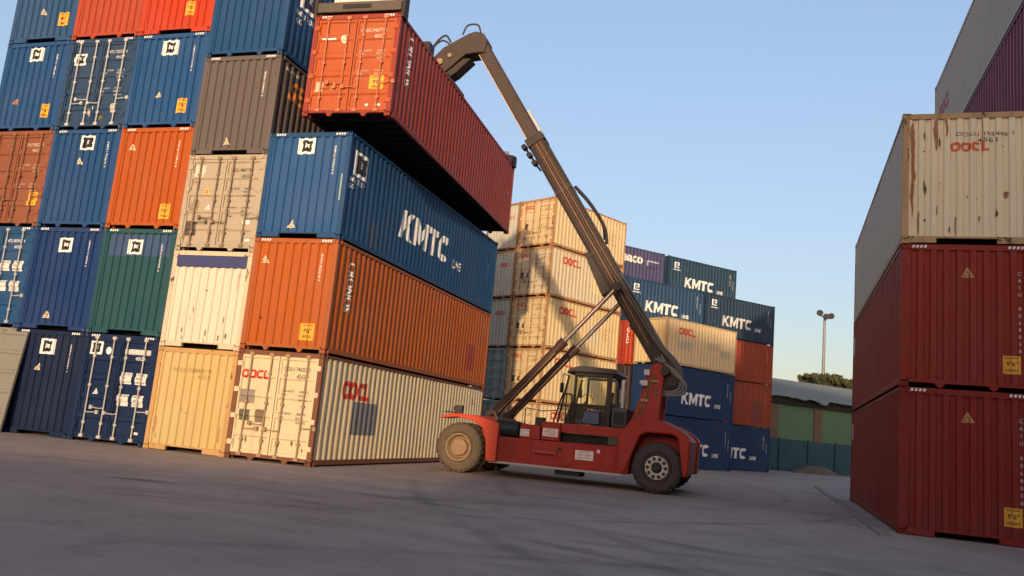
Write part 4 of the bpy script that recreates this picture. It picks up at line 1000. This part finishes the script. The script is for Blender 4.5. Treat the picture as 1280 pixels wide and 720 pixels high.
# ---------------------------------------------------------------- setting
# ground
def ground_mat():
    m, nt, bs = node_mat('yard_concrete'); N = nt.nodes; L = nt.links
    g = N.new('ShaderNodeNewGeometry')
    def nz(sc, det, vec=(1, 1, 1), rot=0., dist=0.):
        mp = N.new('ShaderNodeMapping'); mp.inputs['Scale'].default_value = vec; mp.inputs['Rotation'].default_value = (0, 0, rot)
        L.new(g.outputs['Position'], mp.inputs[0])
        t = N.new('ShaderNodeTexNoise'); t.inputs['Scale'].default_value = sc; t.inputs['Detail'].default_value = det; t.inputs['Roughness'].default_value = .62
        t.inputs['Distortion'].default_value = dist
        L.new(mp.outputs[0], t.inputs['Vector']); return t.outputs['Fac']
    def ramp(f, a, b, lo, hi):
        r = N.new('ShaderNodeMapRange'); 
        for i, v in zip((1, 2, 3, 4), (a, b, lo, hi)): r.inputs[i].default_value = v
        L.new(f, r.inputs[0]); return r.outputs[0]
    def mix(fac, a, b):
        x = N.new('ShaderNodeMix'); x.data_type = 'RGBA'
        L.new(fac, x.inputs[0])
        for i, c in ((6, a), (7, b)):
            if isinstance(c, tuple): x.inputs[i].default_value = (*c, 1)
            else: L.new(c, x.inputs[i])
        return x.outputs[2]
    c = mix(ramp(nz(.16, 5), .35, .65, 0, 1), (.32, .256, .212), (.405, .322, .264))
    c = mix(ramp(nz(1.1, 8), .4, .75, 0, .5), c, (.215, .16, .132))
    c = mix(ramp(nz(.5, 4, (.10, 1.4, 1), R(4), .4), .54, .70, 0, .40), c, (.15, .12, .108))      # long tyre tracks
    c = mix(ramp(nz(.4, 4, (.12, 2.2, 1), R(-12), .5), .58, .72, 0, .28), c, (.14, .115, .105))
    c = mix(ramp(nz(.35, 6), .56, .7, 0, .35), c, (.40, .31, .235))                             # dust
    c = mix(ramp(nz(.9, 9, (1, 1, 1), 0, .3), .60, .72, 0, .45), c, (.085, .072, .066))              # oil and scuffs
    c = mix(ramp(nz(.22, 7, (1, 1, 1), R(14)), .55, .66, 0, .5), c, (.22, .175, .155))
    # tyre scrubs: thin dark arcs worn unevenly
    def m2(op, a, b=None, v=None):
        n = N.new('ShaderNodeMath'); n.operation = op; L.new(a, n.inputs[0])
        if b is not None: L.new(b, n.inputs[1])
        if v is not None: n.inputs[1].default_value = v
        return n.outputs[0]
    for cx, cy, rr, wd, st in ((2., -22., 15.5, .16, .5), (2., -22., 17.6, .16, .5), (20., -30., 22., .15, .4), (20., -30., 24.2, .15, .4), (-6., 9., 17., .14, .4), (-6., 9., 19.1, .14, .4), (9., -40., 33., .18, .35), (30., 10., 27., .15, .35), (30., 10., 29., .15, .35)):
        d_ = N.new('ShaderNodeVectorMath'); d_.operation = 'DISTANCE'; L.new(g.outputs['Position'], d_.inputs[0]); d_.inputs[1].default_value = (cx, cy, 0)
        e_ = m2('ABSOLUTE', m2('SUBTRACT', d_.outputs['Value'], v=rr))
        msk = m2('MULTIPLY', ramp(e_, wd * .5, wd * 1.5, st, 0), ramp(nz(.3, 6), .45, .6, 0, 1))
        c = mix(msk, c, (.085, .07, .064))
    vo = N.new('ShaderNodeTexVoronoi'); vo.feature = 'DISTANCE_TO_EDGE'; vo.inputs['Scale'].default_value = .21
    wv = N.new('ShaderNodeTexNoise'); wv.inputs['Scale'].default_value = 1.1; wv.inputs['Detail'].default_value = 6; L.new(g.outputs['Position'], wv.inputs['Vector'])
    wa = N.new('ShaderNodeVectorMath'); wa.operation = 'MULTIPLY_ADD'; L.new(wv.outputs['Color'], wa.inputs[0]); wa.inputs[1].default_value = (.9, .9, 0); L.new(g.outputs['Position'], wa.inputs[2])
    L.new(wa.outputs[0], vo.inputs['Vector'])
    c = mix(m2('MULTIPLY', ramp(vo.outputs['Distance'], .0, .005, .28, 0), ramp(nz(.25, 3), .48, .58, 0, 1)), c, (.06, .05, .045))   # hairline cracks
    c = mix(ramp(nz(24, 8), .55, .72, 0, .5), c, (.13, .11, .10))
    c = mix(ramp(nz(60, 3), .60, .70, 0, .45), c, (.46, .40, .36))
    L.new(c, bs.inputs['Base Color']); bs.inputs['Roughness'].default_value = .85; bs.inputs['Specular IOR Level'].default_value = .25
    bp = N.new('ShaderNodeBump'); bp.inputs['Strength'].default_value = .35; bp.inputs['Distance'].default_value = .02
    L.new(nz(9, 8), bp.inputs['Height']); L.new(bp.outputs[0], bs.inputs['Normal'])
    return m
b = MB(); b.add([(-600, -600, 0), (600, -600, 0), (600, 900, 0), (-600, 900, 0)], [(0, 1, 2, 3)])
tag(b.build('ground', ground_mat()), kind='structure')
b = MB(); b.prism([(12.46, 0), (12.46, .045), (12.48, .06), (12.64, .06), (12.64, 0)], -.6, 21.0)
tag(b.build('kerb', simple((.24, .19, .165), .9, var=.4, scale=1.5)), kind='structure')

# far warehouse with sheet roof, a blue fence in front of it and a heap of earth
wd = Vector((6.6, 6.7, 0)).normalized(); wn = Vector((wd.y, -wd.x, 0))   # wn looks at the yard
w0 = Vector((10.3, 49.8, 0)); wang = math.atan2(wd.y, wd.x)
WH_ = empty('warehouse', w0, wang); tag(WH_, 'green walled shed with a ragged grey sheet roof behind the yard', 'shed')
b = MB(); b.box(-9, 34, 0, 12, 0, 5.7); b.build('wall', paint((.105, .19, .115), .5, .3, .85), WH_)
for k in range(7):
    b = MB(); b.box(-4.6 + k * 4.9, -3.7 + k * 4.9, -.12, -.002, 0, 5.7); b.build('pillar', paint((.15, .105, .07), .4, .2, .8), WH_)
rf = MB(); n = 130; rnd = random.Random(3); top = []; vs = []; fs = []
for i in range(n + 1):
    x = -10 + 45 * i / n
    e = .0 + .12 * noise.noise((x * .55, 0, 0)) + .10 * noise.noise((x * 2.3, 4, 0)) + rnd.uniform(-.05, .05) - (.32 if abs(x - 5.3) < .5 else 0)
    dz = .05 * math.sin(i * math.pi)
    z = 5.62 + e * .8 + (.03 if i % 2 else 0)
    vs += [(x, -.9 + e * .5, z), (x, 4.6, 7.55 + (.03 if i % 2 else 0)), (x, 10, 6.0), (x, -.9 + e * .5, z - .05), (x, 4.6, 7.48)]
for i in range(n):
    a = i * 5
    fs += [(a, a + 5, a + 6, a + 1), (a + 1, a + 6, a + 7, a + 2), (a + 3, a + 4, a + 9, a + 8), (a, a + 3, a + 8, a + 5)]
rf.add(vs, fs); rf.build('roof', paint((.20, .225, .205), .6, .4, .85), WH_)
b = MB(); b.box(-9, 34, -.32, -.1, 5.1, 5.48); b.build('eave_strip', DARK, WH_)  # dark strip under the eave
FE = empty('sheet_fence', w0 + wn * 2.2, wang); tag(FE, 'dark blue metal sheet fence along the foot of the green shed', 'fence')
pr = []
for i in range(0, 560):
    x = -7 + i * .06; pr.append((x, .03 if (i // 2) % 2 else -.03))
b = MB(); vs = []; fs = []
for x, y in pr: vs += [(x, y, 0), (x, y, 2.35)]
for i in range(len(pr) - 1): fs.append((2 * i, 2 * i + 2, 2 * i + 3, 2 * i + 1))
b.add(vs, fs); b.build('sheet_panel', paint((.03, .085, .11), .4, .2, .7), FE)
for k in range(12):
    b = MB(); b.box(-6.9 + k * 3.0, -6.8 + k * 3.0, -.12, -.04, 0, 2.45); b.build('post', paint((.03, .06, .08), .4, .2, .7), FE)
def mound(name, c, rx, ry, h, ang, mat, seed):
    vs = []; fs = []; n, k = 28, 9
    for j in range(k):
        for i in range(n):
            t = 2 * math.pi * i / n; q = 1 - j / (k - 1)
            rr = q * (1 + .25 * noise.noise((math.cos(t) * 1.5, math.sin(t) * 1.5, seed)))
            x, y = rx * rr * math.cos(t), ry * rr * math.sin(t)
            z = h * (1 - q * q) * .8 * (1 + .35 * noise.noise((x * .9, y * .9, seed + 3)))
            vs.append((x, y, z - .03))
    for j in range(k - 1):
        for i in range(n): fs.append((j * n + i, j * n + (i + 1) % n, (j + 1) * n + (i + 1) % n, (j + 1) * n + i))
    m = MB(); m.add(vs, fs); o = m.build(name, mat, None, smooth=True); o.location = c; o.rotation_euler = (0, 0, ang); return o
EARTH = simple((.11, .085, .055), .95, var=.6, scale=2.5, bump=.6)
q = w0 + wd * .8 + wn * 4.2
tag(mound('dirt_pile', (q.x, q.y, 0), 2.4, 1.2, .75, wang, EARTH, 2), 'brown heap of earth against the blue fence beside the last container', 'dirt pile')
q = w0 + wd * 7.0 + wn * 4.2
tag(mound('dirt_pile', (q.x, q.y, 0), 3.6, 1.0, .42, wang, EARTH, 6), 'low strip of dark rubble along the blue fence foot near the red stack', 'dirt pile')

# flood light mast far behind
def proj_point(px, py, D):   # a place along a sight line, used once to read the layout off the photograph
    return CAMP + (CF + CR * ((px - 640) / FPX) - CU * ((py - 360) / FPX)) * D
FPX = 1033.3016
CR = Vector((.95329325, .2882477, .09025104)); CU = Vector((-.0372062, -.18446053, .98213543)); CF = Vector((-.29974604, .93962097, .16512038))
CAMP = Vector((10.3684, -17.9664, 1.383))
t_ = proj_point(1031, 395, 92)
LP = empty('light_mast', (t_.x, t_.y, 0)); tag(LP, 'tall thin floodlight mast with three lamps behind the shed', 'lamp mast')
mz_ = t_.z
b = MB(); b.cyl((0, 0, 0), (0, 0, mz_), .24, 12, r2=.13); b.build('pole', simple((.22, .21, .19), .6, .3), LP, smooth=True)
b = MB(); b.cyl((-.55, -.2, mz_), (.6, .2, mz_ - .25), .06, 8); b.box(-.15, .15, -.15, .15, mz_ - .2, mz_ + .1); b.build('cross_arm', DARK, LP)
for x, y, z in ((-.55, -.3, mz_ + .35), (.1, -.35, mz_ - .05), (.65, .1, mz_ + .1)):
    b = MB(); b.cyl((x, y - .3, z - .12), (x, y + .2, z + .12), .36, 14, r2=.18); b.build('flood_lamp', simple((.05, .05, .05), .4), LP)

# trees showing over the roof
LEAF = [simple(c, .9, var=.5, scale=3) for c in ((.055, .060, .020), (.085, .085, .028), (.040, .048, .018))]
def tree(px, py, D, r, hr, label, seed):
    c = proj_point(px, py, D); rnd = random.Random(seed)
    root = empty('tree', (c.x, c.y, 0)); tag(root, label, 'tree', 'trees behind the shed')
    t = MB(); t.cyl((0, 0, 0), (0, 0, c.z), .28, 10, r2=.12)
    for k in range(7):
        a = rnd.uniform(0, 6.28); t.cyl((0, 0, c.z * .6 + k * .3), (r * .7 * math.cos(a), r * .7 * math.sin(a), c.z + rnd.uniform(-.5, .8) * hr), .09, 6, r2=.03)
    t.build('trunk', simple((.06, .045, .03), .9), root)
    cr = MB()
    clumps = [(rnd.gauss(0, r * .45), rnd.gauss(0, r * .45), c.z + rnd.uniform(-.8, .75) * hr, rnd.uniform(.3, .6) * r * .5, rnd.randrange(3)) for _ in range(34)]
    for cx, cy, cz, cr_, mi in clumps:
        for _ in range(90):
            d = Vector((rnd.gauss(0, 1), rnd.gauss(0, 1), rnd.gauss(0, .8))).normalized() * cr_ * rnd.uniform(.4, 1.05)
            p = Vector((cx, cy, cz)) + d; s = rnd.uniform(.10, .2)
            u = Vector((rnd.gauss(0, 1), rnd.gauss(0, 1), rnd.gauss(0, 1))).normalized(); v = u.orthogonal().normalized()
            cr.add([p - u * s, p + v * s * .5, p + u * s, p - v * s * .5], [(0, 1, 2, 3)], mi)
    cr.build('crown', LEAF, root)
tree(1027, 476, 88, 1.7, .9, 'olive green tree crown rising over the shed roof right beside the mast', 1)
tree(1011, 474, 90, 1.0, .4, 'small dark treetop just left of the mast over the shed roof', 2)
tree(1058, 482, 86, 1.0, .7, 'dark treetop over the shed roof against the red stack', 3)
tree(1043, 479, 87, 1.4, .8, 'wide olive treetop between the mast tree and the red stack', 4)

# shed-shaped shadow casters, added unseen behind the viewer to shape the evening shade
SX, SZ = -.19, .150
def shed(name, label, p0, p1, h, depth=3.):  # builds one added sun blocker that stays out of view
    p0 = Vector((*p0, 0)); p1 = Vector((*p1, 0)); d = p1 - p0; a = math.atan2(d.y, d.x)
    o = empty(name, p0, a); tag(o, label, 'shed')
    b = MB(); b.box(0, d.length, -depth, 0, 0, h - .15); b.build('wall', paint((.22, .21, .19), .4, .2, .8), o)
    b = MB(); b.box(-.2, d.length + .2, -depth - .2, .2, h - .15, h); b.build('roof', paint((.2, .2, .2), .4, .2, .8), o)
def shade(x, y, z, yc):   # what has to stand at depth yc to shade the place (x, y) up to z
    t = y - yc
    return x - SX * t, z + SZ * t
ax, az_ = shade(.3, -3.9, 0, -41.4)
shed('shed', 'low grey shadow caster added behind the viewer on the left', (ax - 42, -41.4 - 42 * .48), (ax + 4, -41.4 + 4 * .48), az_)
b1 = shade(2.7, 5, 3.1, -47); b2 = shade(5.6, 6, 6.0, -47); b3 = shade(4.4, 27.5, 8.0, -47); b4 = shade(10.2, 50, 8.2, -47)
shed('shed', 'middle height grey shadow caster added behind the viewer', (b1[0] + .57, -47), (b2[0] + 1.2, -47), b1[1])
shed('shed', 'higher grey shadow caster added behind the viewer', (b2[0] + .57, -47), (b3[0] + 1.2, -47), b2[1])
shed('shed', 'tall grey shadow caster added behind the viewer on the right', (b3[0] + .57, -47), (b4[0] + 1.2, -47), b3[1])
shed('shed', 'tallest grey shadow caster added behind the viewer, farthest right', (b4[0] + .57, -47), (b4[0] + 40, -47), b4[1])

# ---------------------------------------------------------------- light, sky, camera
wd_ = bpy.data.worlds.new('World'); S.world = wd_; wd_.use_nodes = True
nt = wd_.node_tree; bg = nt.nodes['Background']
sky = nt.nodes.new('ShaderNodeTexSky'); sky.sky_type = 'NISHITA'; sky.sun_disc = False
sd = Vector((SX, 1, -SZ)).normalized()
elev = math.asin(-sd.z); az = math.atan2(-sd.x, -sd.y)
sky.sun_elevation = elev; sky.sun_rotation = az
sky.air_density = 1.0; sky.dust_density = 1.6; sky.ozone_density = 2.2
def vm(op, a, b):
    n = nt.nodes.new('ShaderNodeVectorMath'); n.operation = op
    for i_, q_ in enumerate((a, b)):
        if isinstance(q_, tuple): n.inputs[i_].default_value = q_
        else: nt.links.new(q_, n.inputs[i_])
    return n.outputs[0]
EXPO, SKYS = 1.12, .15
KS = SKYS * 2 ** EXPO
c0 = vm('MULTIPLY', sky.outputs[0], (KS * 1.23, KS * .95, KS * .87))
def sm(op, a, b):
    n = nt.nodes.new('ShaderNodeMath'); n.operation = op
    for i_, q_ in enumerate((a, b)):
        if isinstance(q_, float): n.inputs[i_].default_value = q_
        else: nt.links.new(q_, n.inputs[i_])
    return n.outputs[0]
bw = nt.nodes.new('ShaderNodeRGBToBW'); nt.links.new(c0, bw.inputs[0])
fac = sm('MAXIMUM', sm('MINIMUM', sm('DIVIDE', 1.085, sm('ADD', bw.outputs[0], .524)), 1.10), sm('MINIMUM', sm('MULTIPLY', bw.outputs[0], .22), 1.0))   # haze evens the sky out towards the horizon
sc_ = nt.nodes.new('ShaderNodeVectorMath'); sc_.operation = 'SCALE'; nt.links.new(c0, sc_.inputs[0]); nt.links.new(sm('MULTIPLY', fac, 1.0 / KS), sc_.inputs[3])
nt.links.new(sc_.outputs[0], bg.inputs[0]); bg.inputs[1].default_value = SKYS
sl = bpy.data.lights.new('sun', 'SUN'); sl.energy = 1.9; sl.angle = R(1.0); sl.color = (1.0, .74, .48)
so = bpy.data.objects.new('sun', sl); so.rotation_euler = (-sd).to_track_quat('Z', 'Y').to_euler(); col.objects.link(so)
cam = bpy.data.cameras.new('camera'); cam.sensor_width = 36.0; cam.lens = FPX / 1280 * 36; cam.clip_end = 3000; cam.clip_start = .05
co = bpy.data.objects.new('camera', cam); col.objects.link(co); S.camera = co
co.matrix_world = Matrix(((CR.x, CU.x, -CF.x, CAMP.x), (CR.y, CU.y, -CF.y, CAMP.y), (CR.z, CU.z, -CF.z, CAMP.z), (0, 0, 0, 1)))
del ST['worldmade']
v = S.view_settings; v.view_transform = 'Standard'; v.look = 'None'; v.gamma = 1.0; v.use_curve_mapping = False; v.exposure = EXPO
S.cycles.use_denoising = True
S.cycles.max_bounces = 6
